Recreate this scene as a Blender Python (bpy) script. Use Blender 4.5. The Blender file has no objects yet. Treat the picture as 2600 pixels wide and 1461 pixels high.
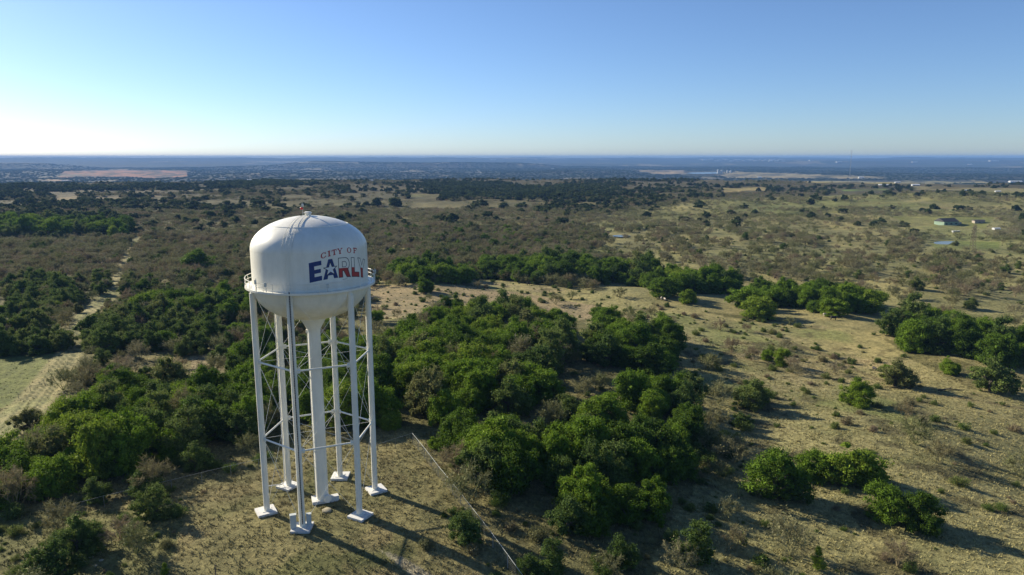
import bpy, bmesh, math, random
import numpy as np
R_ = math.radians
rng = np.random.default_rng(7)
random.seed(7)
S = bpy.context.scene
COL = S.collection

# ------------------------------------------------------------------ camera, world, sun, exposure
F_PX, PITCH = 1800.0, 0.1821            # focal length in pixels of the 2600 px wide photograph
cam_d = bpy.data.cameras.new("camera"); cam = bpy.data.objects.new("camera", cam_d); COL.objects.link(cam)
cam_d.sensor_width = 36; cam_d.lens = F_PX / 2600 * 36; cam_d.clip_start = 1; cam_d.clip_end = 90000
cam.location = (0, 0, 0); cam.rotation_euler = (math.pi / 2 - PITCH, 0, 0)
S.camera = cam
SUN_AZ = math.atan2(0.555, -0.832)      # direction towards the sun in the ground plane
SUN_EL = R_(24.5)
w = bpy.data.worlds.new("World"); S.world = w; w.use_nodes = True
nt = w.node_tree; bg = nt.nodes["Background"]
sky = nt.nodes.new("ShaderNodeTexSky"); sky.sky_type = 'NISHITA'; sky.sun_disc = False
sky.sun_elevation = SUN_EL; sky.sun_rotation = math.pi / 2 - SUN_AZ
sky.altitude = 2500; sky.air_density = 1.1; sky.dust_density = 2.0; sky.ozone_density = 6.0
hs = nt.nodes.new("ShaderNodeHueSaturation"); hs.inputs["Saturation"].default_value = .98
nt.links.new(sky.outputs[0], hs.inputs["Color"]); tint = nt.nodes.new("ShaderNodeMix"); tint.data_type = 'RGBA'; tint.blend_type = 'MULTIPLY'; tint.inputs[0].default_value = 1
tint.inputs[7].default_value = (1.0, .98, 1.0, 1); nt.links.new(hs.outputs[0], tint.inputs[6]); nt.links.new(tint.outputs[2], bg.inputs[0]); bg.inputs[1].default_value = 0.070
sun_d = bpy.data.lights.new("sun", 'SUN'); sun = bpy.data.objects.new("sun", sun_d); COL.objects.link(sun)
sun_d.energy = 4.6; sun_d.angle = R_(0.5); sun_d.color = (1.0, 0.90, 0.72)
sx, sy, sz = math.cos(SUN_EL) * math.cos(SUN_AZ), math.cos(SUN_EL) * math.sin(SUN_AZ), math.sin(SUN_EL)
from mathutils import Vector, Matrix
sun.rotation_euler = Vector((sx, sy, sz)).to_track_quat('Z', 'Y').to_euler()
sun.location = (-200, 150, 150)
S.view_settings.view_transform = 'Standard'; S.view_settings.look = 'None'
S.view_settings.exposure = 1.0; S.view_settings.gamma = 1.0
S.render.engine = 'CYCLES'
S.cycles.max_bounces = 5; S.cycles.diffuse_bounces = 3; S.cycles.glossy_bounces = 2
S.cycles.transmission_bounces = 3; S.cycles.transparent_max_bounces = 8; S.cycles.volume_bounces = 0
S.cycles.caustics_reflective = False; S.cycles.caustics_refractive = False
S.cycles.sample_clamp_indirect = 4
S.cycles.use_denoising = True
try: S.cycles.denoiser = 'OPENIMAGEDENOISE'
except Exception: pass

# ------------------------------------------------------------------ terrain height and camera geometry
T = np.array([-25.72, 89.53]); ZB = -46.0
CP, SP = math.cos(PITCH), math.sin(PITCH)
def sstep(a, b, x):
    t = np.clip((x - a) / (b - a), 0, 1); return t * t * (3 - 2 * t)
def rnoise(x, y, scale, seed, octaves=3):
    r = np.random.default_rng(seed); out = 0; amp = 1.0; tot = 0
    for o in range(octaves):
        for k in range(4):
            a = r.uniform(0, 2 * math.pi); ph = r.uniform(0, 2 * math.pi, 2); f = (2 ** o) * r.uniform(.75, 1.3) * 2 * math.pi / scale
            u = x * math.cos(a) + y * math.sin(a); v = -x * math.sin(a) + y * math.cos(a)
            out = out + amp * np.sin(u * f + ph[0] + 1.3 * np.sin(v * f * .6 + ph[1]))
        tot += amp * 2; amp *= .5
    return out / tot
# value noise, for anything that must not look wavy
_vt = np.random.default_rng(99).random((256, 256))
def vnoise(x, y, scale, seed=0, octaves=3):
    out = 0; amp = 1; tot = 0
    for o in range(octaves):
        u = x / scale * 2 ** o + 37.7 * seed + 11 * o; v = y / scale * 2 ** o + 91.3 * seed + 5 * o
        iu = np.floor(u).astype(int); iv = np.floor(v).astype(int); fu = u - iu; fv = v - iv
        fu = fu * fu * (3 - 2 * fu); fv = fv * fv * (3 - 2 * fv)
        g = lambda a, b: _vt[a % 256, b % 256]
        out = out + amp * ((g(iu, iv) * (1 - fu) + g(iu + 1, iv) * fu) * (1 - fv) + (g(iu, iv + 1) * (1 - fu) + g(iu + 1, iv + 1) * fu) * fv)
        tot += amp; amp *= .5
    return out / tot
def hgt(x, y):
    x = np.asarray(x, float); y = np.asarray(y, float)
    rt = np.hypot(x - T[0], y - T[1]); d = np.hypot(x, y)
    z = ZB - 15.0 * (1 - np.exp(-np.clip(rt - 15, 0, None) ** 1.25 / 420.0))
    z = z + sstep(22, 90, rt) * (1.6 * rnoise(x, y, 110, 3, 2)) + sstep(300, 900, d) * 2.5 * rnoise(x, y, 600, 4, 2)
    z = z + 12 * np.exp(-(((x - 640) / 230) ** 2 + ((y - 960) / 150) ** 2))
    z = z + sstep(1200, 2000, d) * 4 * rnoise(x, y, 900, 8, 2)
    z = z - 62 * sstep(1750, 3300, d)
    z = z + sstep(3000, 6000, d) * 13 * rnoise(x, y, 3300, 5, 3)
    z = z + 88 * sstep(9000, 19500, d) + sstep(14000, 18000, d) * 24 * rnoise(x, y, 5000, 12, 3)
    # flat-topped hills in the distance
    def mesa(cx, cy, rx, ry, a, hh):
        c, s = math.cos(a), math.sin(a); u = ((x - cx) * c + (y - cy) * s) / rx; v = (-(x - cx) * s + (y - cy) * c) / ry
        return hh * (1 - sstep(.62, 1.0, np.sqrt(u * u + v * v)))
    z = z + mesa(-1150, 8800, 2000, 900, 0, 52) + mesa(-6500, 7600, 2100, 900, .25, 55) + mesa(6200, 11500, 3800, 1200, -.1, 26)
    return z
def project(x, y, z):
    fz = y * CP - z * SP; up = y * SP + z * CP
    fz = np.where(fz < 1, np.nan, fz)
    return 1300 + F_PX * x / fz, 730.5 - F_PX * up / fz
_Y = np.geomspace(45, 23500, 2600)
def at(u, v, dz=0.0):
    """where the ray through a point of the photograph meets the terrain raised by dz"""
    u = np.atleast_1d(np.asarray(u, float)); v = np.atleast_1d(np.asarray(v, float)); out = []
    for a, b in zip(u, v):
        d = np.array([a - 1300, F_PX * CP - (b - 730.5) * SP, -F_PX * SP - (b - 730.5) * CP]); d = d / d[1]
        X, Z = _Y * d[0], _Y * d[2]; g = Z - hgt(X, _Y) - dz
        k = np.argmax(g < 0)
        if g[k] >= 0: k = len(_Y) - 1
        k = max(k, 1); t = g[k - 1] / (g[k - 1] - g[k] + 1e-9); t = min(max(t, 0), 1); yy = _Y[k - 1] + t * (_Y[k] - _Y[k - 1])
        out.append((yy * d[0], yy, float(hgt(yy * d[0], yy))))
    return np.array(out)
OV = 2600 / 2576.0          # my notes of the photograph are in a 2576 px wide view
def ato(u, v, dz=0.0): return at(np.atleast_1d(u) * OV, np.atleast_1d(v) * OV, dz)
def inpoly(px, py, poly):
    c = np.zeros(np.shape(px), bool); n = len(poly)
    for i in range(n):
        x1, y1 = poly[i]; x2, y2 = poly[(i + 1) % n]
        if y1 == y2: continue
        c ^= ((y1 > py) != (y2 > py)) & (px < (x2 - x1) * (py - y1) / (y2 - y1) + x1)
    return c

# ------------------------------------------------------------------ object helpers
def tag(o, label=None, cat=None, group=None, kind=None):
    if label: o["label"] = label
    if cat: o["category"] = cat
    if group: o["group"] = group
    if kind: o["kind"] = kind
    return o
def empty(name, loc=(0, 0, 0), rz=0.0, sc=1.0):
    o = bpy.data.objects.new(name, None); COL.objects.link(o); o.location = loc; o.rotation_euler = (0, 0, rz)
    o.scale = (sc, sc, sc) if np.isscalar(sc) else sc
    return o
def npmesh(name, V, Fc, smooth=False):
    V = np.ascontiguousarray(V, dtype=np.float32); Fc = np.ascontiguousarray(Fc, dtype=np.int32)
    m = bpy.data.meshes.new(name); n, k = Fc.shape
    m.vertices.add(len(V)); m.vertices.foreach_set("co", V.ravel())
    m.loops.add(n * k); m.loops.foreach_set("vertex_index", Fc.ravel())
    m.polygons.add(n); m.polygons.foreach_set("loop_start", np.arange(0, n * k, k, dtype=np.int32))
    m.polygons.foreach_set("loop_total", np.full(n, k, dtype=np.int32))
    m.update(calc_edges=True); m.validate(verbose=False)
    if smooth: m.shade_smooth()
    return m
def obj(name, mesh, mat, parent=None, loc=None):
    o = bpy.data.objects.new(name, mesh); COL.objects.link(o)
    if mat is not None and not mesh.materials: mesh.materials.append(mat)
    if parent: o.parent = parent
    if loc is not None: o.location = loc
    return o
class MB:
    """collects boxes, tubes and lathes into one mesh"""
    def __init__(s): s.v = []; s.f = []
    def add(s, V, Fs):
        b = len(s.v); s.v += [tuple(p) for p in V]; s.f += [tuple(i + b for i in f) for f in Fs]; return s
    def box(s, c, sz, rz=0.0):
        hx, hy, hz = sz[0] / 2, sz[1] / 2, sz[2] / 2; ca, sa = math.cos(rz), math.sin(rz); V = []
        for dz in (-hz, hz):
            for dx, dy in ((-hx, -hy), (hx, -hy), (hx, hy), (-hx, hy)):
                V.append((c[0] + dx * ca - dy * sa, c[1] + dx * sa + dy * ca, c[2] + dz))
        return s.add(V, [(3, 2, 1, 0), (4, 5, 6, 7), (0, 1, 5, 4), (1, 2, 6, 5), (2, 3, 7, 6), (3, 0, 4, 7)])
    def tube(s, pts, r, n=8, caps=True):
        pts = [Vector(p) for p in pts]; rs = r if hasattr(r, '__len__') else [r] * len(pts); V = []; Fs = []
        for i, p in enumerate(pts):
            d = (pts[min(i + 1, len(pts) - 1)] - pts[max(i - 1, 0)]).normalized()
            a = d.cross(Vector((0, 0, 1)) if abs(d.z) < .95 else Vector((1, 0, 0))).normalized(); b = d.cross(a)
            for k in range(n):
                t = 2 * math.pi * k / n; V.append(p + (a * math.cos(t) + b * math.sin(t)) * rs[i])
        for i in range(len(pts) - 1):
            for k in range(n):
                k2 = (k + 1) % n; Fs.append((i * n + k, i * n + k2, (i + 1) * n + k2, (i + 1) * n + k))
        if caps: Fs.append(tuple(range(n))[::-1]); Fs.append(tuple((len(pts) - 1) * n + k for k in range(n)))
        return s.add(V, Fs)
    def lathe(s, prof, n=96, c=(0, 0)):
        V = []; Fs = []
        for r, z in prof:
            for k in range(n):
                t = 2 * math.pi * k / n; V.append((c[0] + r * math.cos(t), c[1] + r * math.sin(t), z))
        for i in range(len(prof) - 1):
            for k in range(n):
                k2 = (k + 1) % n; Fs.append((i * n + k, i * n + k2, (i + 1) * n + k2, (i + 1) * n + k))
        return s.add(V, Fs)
    def mesh(s, name, smooth=False, ang=None):
        m = bpy.data.meshes.new(name); m.from_pydata(s.v, [], s.f); m.update()
        bm = bmesh.new(); bm.from_mesh(m); bmesh.ops.remove_doubles(bm, verts=bm.verts, dist=1e-5)
        bmesh.ops.recalc_face_normals(bm, faces=bm.faces); bm.to_mesh(m); bm.free()
        if smooth:
            m.shade_smooth()
            if ang: m.set_sharp_from_angle(angle=R_(ang))
        return m
    def build(s, name, mat, parent=None, smooth=False, ang=None): return obj(name, s.mesh(name, smooth, ang), mat, parent)

# ------------------------------------------------------------------ materials
def newmat(name):
    m = bpy.data.materials.new(name); m.use_nodes = True
    return m, m.node_tree, m.node_tree.nodes["Principled BSDF"]
def N(t, typ, **kw):
    n = t.nodes.new(typ)
    for k, v in kw.items(): setattr(n, k, v)
    return n
def ramp(t, fac, stops):
    r = N(t, "ShaderNodeValToRGB"); cr = r.color_ramp
    while len(cr.elements) < len(stops): cr.elements.new(.5)
    for e, (p, c) in zip(cr.elements, stops): e.position = p; e.color = (*c, 1) if len(c) == 3 else c
    t.links.new(fac, r.inputs[0]); return r.outputs[0]
def noise(t, vec, scale, detail=4, rough=.6):
    n = N(t, "ShaderNodeTexNoise"); n.inputs["Scale"].default_value = scale; n.inputs["Detail"].default_value = detail
    n.inputs["Roughness"].default_value = rough; t.links.new(vec, n.inputs["Vector"]); return n.outputs["Fac"]
def mul(t, a, b, fac=1.0, mode='MULTIPLY'):
    m = N(t, "ShaderNodeMix", data_type='RGBA', blend_type=mode); m.inputs[0].default_value = fac
    for s_, k in ((a, 6), (b, 7)):
        if hasattr(s_, 'node'): t.links.new(s_, m.inputs[k])
        else: m.inputs[k].default_value = (*s_, 1)
    return m.outputs[2]
def leafmat(name, stops, rough=.8, trans=.3, patch=.9):
    """foliage: colour varies from plant to plant and in patches inside a crown"""
    m, t, p = newmat(name)
    oi = N(t, "ShaderNodeObjectInfo"); g = N(t, "ShaderNodeNewGeometry"); tc = N(t, "ShaderNodeTexCoord")
    a = noise(t, tc.outputs["Object"], patch, 2)
    ad = N(t, "ShaderNodeMath", operation='MULTIPLY_ADD'); t.links.new(a, ad.inputs[0]); ad.inputs[1].default_value = .9
    r2 = N(t, "ShaderNodeMath", operation='MULTIPLY_ADD'); t.links.new(oi.outputs["Random"], r2.inputs[0]); r2.inputs[1].default_value = .75; r2.inputs[2].default_value = -.32
    ln = noise(t, oi.outputs["Location"], .016, 2); r4 = N(t, "ShaderNodeMath", operation='MULTIPLY_ADD'); t.links.new(ln, r4.inputs[0]); r4.inputs[1].default_value = 1.5; r4.inputs[2].default_value = -.75
    r5 = N(t, "ShaderNodeMath", operation='ADD'); t.links.new(r4.outputs[0], r5.inputs[0]); t.links.new(r2.outputs[0], r5.inputs[1]); t.links.new(r5.outputs[0], ad.inputs[2])
    c = ramp(t, ad.outputs[0], stops)
    r3 = N(t, "ShaderNodeMath", operation='MULTIPLY_ADD'); t.links.new(g.outputs["Random Per Island"], r3.inputs[0]); r3.inputs[1].default_value = .6; r3.inputs[2].default_value = .70
    cc = N(t, "ShaderNodeCombineColor")
    for i in range(3): t.links.new(r3.outputs[0], cc.inputs[i])
    c = mul(t, c, cc.outputs[0])
    t.links.new(c, p.inputs["Base Color"]); p.inputs["Roughness"].default_value = rough
    p.inputs["Specular IOR Level"].default_value = .12
    if trans:
        tr = N(t, "ShaderNodeBsdfTranslucent"); t.links.new(c, tr.inputs[0]); mx = N(t, "ShaderNodeMixShader"); mx.inputs[0].default_value = trans
        t.links.new(p.outputs[0], mx.inputs[1]); t.links.new(tr.outputs[0], mx.inputs[2])
        t.links.new(mx.outputs[0], t.nodes["Material Output"].inputs[0])
    return m
M = {}
M['oak'] = leafmat('oak_leaves', [(.12, (.064, .112, .012)), (.4, (.108, .182, .015)), (.65, (.138, .220, .018)), (1, (.18, .245, .026))])
M['oakfar'] = leafmat('far_oak_leaves', [(.2, (.038, .060, .020)), (.6, (.066, .098, .028)), (1, (.11, .125, .04))], patch=.3)
M['olive'] = leafmat('olive_brush_leaves', [(.1, (.070, .115, .024)), (.5, (.105, .155, .034)), (.8, (.14, .175, .045)), (1, (.16, .165, .06))])
M['twig'] = leafmat('bare_twigs', [(.1, (.17, .17, .072)), (.4, (.225, .20, .10)), (.7, (.235, .185, .115)), (1, (.28, .23, .14))], trans=.2)
M['twigg'] = leafmat('pale_twigs', [(.1, (.17, .185, .07)), (.5, (.22, .215, .105)), (1, (.26, .23, .14))], trans=.2)
def plain(name, col, rough=.6, var=.15, scale=2.0, spec=.4, metal=0):
    m, t, p = newmat(name); tc = N(t, "ShaderNodeTexCoord")
    f = noise(t, tc.outputs["Object"], scale, 5)
    c = ramp(t, f, [(.3, tuple(x * (1 - var) for x in col)), (.7, tuple(min(1, x * (1 + var * .6)) for x in col))])
    t.links.new(c, p.inputs["Base Color"]); p.inputs["Roughness"].default_value = rough
    p.inputs["Specular IOR Level"].default_value = spec; p.inputs["Metallic"].default_value = metal
    return m
def paintmat():
    m, t, p = newmat('white_tank_paint'); tc = N(t, "ShaderNodeTexCoord"); g = tc.outputs["Object"]
    mp = N(t, "ShaderNodeMapping"); mp.inputs["Scale"].default_value = (1.0, 1.0, .16); t.links.new(g, mp.inputs[0])
    a = noise(t, mp.outputs[0], 1.3, 6, .65); b = noise(t, g, .35, 4)
    ca = ramp(t, a, [(.3, (.77, .745, .65)), (.65, (.86, .835, .735))]); cb = ramp(t, b, [(.3, (.90, .90, .88)), (.65, (1, 1, 1))])
    t.links.new(mul(t, ca, cb), p.inputs["Base Color"]); p.inputs["Roughness"].default_value = .38
    p.inputs["Specular IOR Level"].default_value = .45
    bp = N(t, "ShaderNodeBump"); bp.inputs["Strength"].default_value = .05; bp.inputs["Distance"].default_value = .2
    t.links.new(b, bp.inputs["Height"]); t.links.new(bp.outputs[0], p.inputs["Normal"])
    return m
M['paint'] = paintmat()
M['bark'] = plain('bark', (.085, .07, .055), .9, .3, 3)
M['concrete'] = plain('painted_concrete', (.66, .65, .61), .8, .12, 1.5)
M['red'] = plain('red_letter_paint', (.40, .035, .035), .5, .12, 4)
M['blue'] = plain('blue_letter_paint', (.014, .040, .16), .5, .12, 4)
M['outline'] = plain('dark_outline_paint', (.03, .035, .05), .5, .1)
M['star'] = plain('white_star_paint', (.72, .73, .72), .45, .05)
M['cable'] = plain('black_cable', (.03, .03, .035), .6, .1)
M['galv'] = plain('galvanised_steel', (.42, .43, .42), .45, .1, 3, .5, .3)
M['cabinet'] = plain('grey_cabinet_paint', (.50, .53, .50), .5, .06)
M['lampred'] = plain('red_lamp_glass', (.6, .04, .03), .25, .05)
M['wire'] = plain('weathered_wire', (.16, .17, .15), .7, .1)
M['rock'] = plain('limestone', (.36, .32, .22), .9, .3, 1.5)
M['rust'] = plain('weathered_wood', (.16, .12, .09), .9, .25)
M['cow_w'] = plain('cream_hide', (.55, .48, .38), .8, .12)
M['cow_d'] = plain('black_hide', (.022, .018, .016), .7, .2)
M['cow_b'] = plain('brown_hide', (.10, .06, .04), .8, .2)
M['greenwall'] = plain('pale_green_siding', (.22, .31, .22), .8, .12, .4)
M['whitewall'] = plain('white_metal_siding', (.54, .54, .52), .6, .08, .3)
M['tanwall'] = plain('tan_siding', (.34, .29, .22), .8, .12, .3)
M['darkroof'] = plain('dark_shingles', (.05, .048, .05), .8, .2, 1)
M['metalroof'] = plain('pale_metal_roof', (.55, .57, .58), .45, .1, .2)
M['glass'] = plain('dark_window', (.03, .04, .05), .15, .1)
def watermat():
    m, t, p = newmat('pond_water'); p.inputs["Base Color"].default_value = (.16, .19, .17, 1); p.inputs["Roughness"].default_value = .25
    tc = N(t, "ShaderNodeTexCoord"); f = noise(t, tc.outputs["Object"], 3, 3); bp = N(t, "ShaderNodeBump"); bp.inputs["Strength"].default_value = .12
    t.links.new(f, bp.inputs["Height"]); t.links.new(bp.outputs[0], p.inputs["Normal"]); return m
M['water'] = watermat()

# ------------------------------------------------------------------ ground colours (albedo zones in view px, 2576 wide)
C_TAN, C_GRASS, C_SOIL, C_TRACK = (.30, .268, .125), (.175, .215, .070), (.345, .275, .165), (.34, .30, .15)
C_LIT, C_DRY, C_FAR = (.135, .128, .055), (.25, .215, .100), (.05, .058, .032)
Z_CLEAR = [(0, 1400), (150, 1350), (330, 1330), (500, 1220), (640, 1130), (900, 1080), (1030, 1070), (1120, 1180), (1200, 1290), (1330, 1448), (1380, 1600), (-50, 1600)]
Z_PAST = [(930, 730), (1200, 700), (1500, 735), (1650, 760), (1850, 800), (2200, 830), (2280, 900), (2450, 980), (2700, 960), (2700, 1650), (1700, 1650), (1640, 1400), (1740, 1250), (1760, 1000), (1700, 900), (1450, 800), (1350, 760), (930, 810)]
Z_RIGHT = [(1450, 560), (2000, 540), (2700, 520), (2700, 960), (2540, 850), (2220, 780), (1880, 710), (1600, 660), (1300, 640)]
Z_BL = [(-40, 1290), (330, 1290), (470, 1290), (440, 1390), (360, 1500), (-40, 1560)]
Z_BELT = [(930, 690), (1230, 690), (1600, 690), (1850, 710), (2230, 770), (2576, 880), (2700, 900), (2700, 1000), (2230, 850), (1850, 790), (1500, 760), (930, 760)]
Z_RIGHTFAR = [(1700, 505), (2200, 490), (2700, 470), (2700, 560), (2000, 560), (1500, 545)]
Z_LEFTF = [(-80, 900), (125, 893), (110, 935), (45, 1010), (-80, 1060)]
Z_OPEN = [(480, 900), (600, 880), (640, 960), (480, 1000)]
TRACK = [(-70, 1180, 70), (40, 1060, 60), (125, 960, 50), (185, 870, 34), (225, 790, 32), (280, 740, 24), (312, 670, 13), (340, 610, 9), (350, 590, 6)]
def track_mask(px, py):
    m = np.zeros(np.shape(px)); 
    for (x1, y1, w1), (x2, y2, w2) in zip(TRACK, TRACK[1:]):
        t = (py - y1) / (y2 - y1); ok = (t >= 0) & (t <= 1); cx = x1 + t * (x2 - x1); ww = w1 + t * (w2 - w1)
        m = np.maximum(m, np.where(ok, 1 - sstep(.75, 1.05, np.abs(px - cx) / ww), 0))
    return m
def track_ruts(px, py):
    m = np.zeros(np.shape(px))
    for (x1, y1, w1), (x2, y2, w2) in zip(TRACK, TRACK[1:]):
        t = (py - y1) / (y2 - y1); ok = (t >= 0) & (t <= 1); q = (px - (x1 + t * (x2 - x1))) / (w1 + t * (w2 - w1))
        for c0 in (-.38, -.05, .30, .52): m = np.maximum(m, np.where(ok, 1 - sstep(.03, .10, np.abs(q - c0)), 0))
    return m
FIELDS = [  # far fields: (polygon, colour)
    ([(150, 441), (160, 431), (300, 428), (470, 429), (474, 445), (400, 450), (300, 445), (150, 447)], (.47, .22, .11)),
    ([(90, 453), (180, 453), (180, 457), (90, 457)], (.46, .32, .18)),
    ([(1590, 428), (1720, 429), (1725, 440), (1640, 439)], (.42, .32, .20)),
    ([(1800, 440), (1850, 432), (2000, 437), (2080, 440), (2230, 446), (2220, 451), (1990, 449), (1830, 448)], (.38, .31, .17)),
    ([(2020, 455), (2460, 455), (2500, 462), (2300, 464), (2030, 460)], (.36, .31, .14)),
    ([(1810, 474), (1925, 472), (1930, 481), (1820, 483)], (.36, .29, .13)),
    ([(2110, 476), (2230, 476), (2240, 481), (2120, 482)], (.20, .28, .08)),
    ([(1040, 506), (1170, 508), (1160, 523), (1030, 524)], (.19, .17, .085)),
    ([(1030, 488), (1110, 488), (1110, 496), (1030, 496)], (.20, .19, .08)),
    ([(140, 488), (190, 486), (200, 503), (140, 506)], (.27, .21, .12)),
    ([(385, 492), (410, 492), (410, 502), (385, 502)], (.25, .20, .11)),
    ([(230, 497), (300, 494), (310, 500), (240, 505)], (.22, .17, .10)),
    ([(700, 492), (770, 490), (790, 497), (710, 499)], (.20, .17, .09)),
    ([(620, 405), (900, 409), (905, 412), (620, 408)], (.34, .30, .24)),
    ([(1195, 427), (1203, 427), (1216, 437), (1208, 437)], (.42, .40, .36)),
    ([(1255, 398), (1420, 398), (1420, 400), (1255, 400)], (.40, .34, .26)),
    ([(2300, 470), (2576, 476), (2576, 484), (2300, 478)], (.25, .22, .11)),
    ([(2240, 545), (2500, 548), (2480, 575), (2300, 578)], (.20, .21, .07)),
    ([(2330, 605), (2520, 608), (2510, 626), (2360, 630)], (.17, .20, .06)),
    ([(2290, 520), (2420, 520), (2400, 528), (2290, 527)], (.25, .20, .10)),
]
def ground_col(x, y, z):
    px, py = project(x, y, z); px = np.nan_to_num(px, nan=-9e4) / OV; py = np.nan_to_num(py, nan=9e4) / OV
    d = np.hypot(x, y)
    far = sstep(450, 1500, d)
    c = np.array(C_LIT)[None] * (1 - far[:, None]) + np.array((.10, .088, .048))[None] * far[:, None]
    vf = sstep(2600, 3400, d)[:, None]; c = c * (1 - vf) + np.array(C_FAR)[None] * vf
    def blend(c, m, col): m = m[:, None]; return c * (1 - m) + np.array(col)[None] * m
    n1 = vnoise(x, y, 14, 1); n2 = vnoise(x, y, 60, 2); n3 = vnoise(x, y, 5, 3)
    jx = px + (n1 - .5) * 50 * np.clip(90 / d, 0, 1); jy = py + (n2 - .5) * 40 * np.clip(90 / d, 0, 1)
    patch = sstep(.42, .62, n2 * .6 + n1 * .4)
    c = blend(c, np.where(py < 900, .35, .75) * patch * (1 - far), C_DRY)
    for poly, col, amt in ((Z_RIGHTFAR, (.205, .20, .08), .9), (Z_RIGHT, (.25, .232, .108), .95), (Z_BELT, (.28, .25, .12), .9), (Z_PAST, C_TAN, 1), (Z_CLEAR, C_DRY, 1), (Z_BL, (.16, .16, .065), .8), (Z_LEFTF, (.205, .23, .075), 1), (Z_OPEN, C_SOIL, .8)):
        m = inpoly(jx, jy, poly) * amt * (1 if poly is not Z_LEFTF else .6 + .4 * n1); c = blend(c, m, col)
        if poly is Z_RIGHT or poly is Z_RIGHTFAR:
            c = blend(c, m * .7 * sstep(.5, .7, n2), C_TAN); c = blend(c, m * .35 * sstep(.5, .7, vnoise(x, y, 90, 7)), C_GRASS)
        if poly is Z_PAST:
            c = blend(c, m * .85 * sstep(.50, .66, n2 * .5 + n1 * .5) * sstep(90, 260, y - 0 * x), C_SOIL)
            c = blend(c, m * .55 * sstep(.55, .7, vnoise(x, y, 22, 5)), C_GRASS)
            c = blend(c, m * .8 * sstep(.62, .72, vnoise(x, y, 6, 8, 4)), (.11, .098, .05))
        if poly is Z_CLEAR:
            c = blend(c, m * .7 * sstep(.52, .66, vnoise(x, y, 9, 6)), (.105, .115, .042))
            c = blend(c, m * .5 * sstep(.55, .7, vnoise(x, y, 5, 9)), (.25, .195, .10))
    # strips of bare tan soil north of the centre grove
    strip = [(930, 715), (1180, 722), (1500, 765), (1640, 800), (1450, 800), (1300, 752), (1130, 770), (1000, 800), (930, 800)]
    c = blend(c, inpoly(jx, jy, strip) * .8, (.31, .245, .15))
    tm = track_mask(px + (n1 - .5) * 7, py); c = blend(c, tm, C_TRACK); c = blend(c, tm * .45 * sstep(.5, .7, n1), C_GRASS); ru = track_ruts(px, py); c = blend(c, ru * .9, (.11, .115, .05))
    path = inpoly(jx, py, [(960, 1385), (1010, 1400), (1100, 1460), (1250, 1600), (1130, 1600), (1040, 1460)]); c = blend(c, path * .9, (.36, .31, .22))
    TR = [(1900, 835), (1985, 863), (2050, 884), (2110, 905), (2160, 935), (2230, 962), (2330, 985), (2576, 1030)]
    for (x1, y1), (x2, y2) in zip(TR, TR[1:]):
        t = np.clip(((px - x1) * (x2 - x1) + (py - y1) * (y2 - y1)) / ((x2 - x1) ** 2 + (y2 - y1) ** 2), 0, 1); dd_ = np.hypot(px - x1 - t * (x2 - x1), (py - y1 - t * (y2 - y1)) * 1.6)
        c = blend(c, .7 * (1 - sstep(1.6, 3.4, np.abs(dd_ - 2.6))), (.19, .155, .085))
    # far woodland mottling
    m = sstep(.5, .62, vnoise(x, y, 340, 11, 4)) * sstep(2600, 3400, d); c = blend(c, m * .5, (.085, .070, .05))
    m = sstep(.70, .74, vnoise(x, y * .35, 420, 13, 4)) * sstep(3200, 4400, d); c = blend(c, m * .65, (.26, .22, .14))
    fx_, fy_ = px + (vnoise(x, y, 120, 51) - .5) * 26 * np.clip(d / 3000, .3, 1), py + (vnoise(x, y, 160, 52) - .5) * 7
    spk = .15 + .85 * sstep(.40, .56, vnoise(x, y, 90, 53, 3))
    for poly, col in FIELDS: c = blend(c, inpoly(fx_, fy_, poly) * .92 * spk, col)
    return c

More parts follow.
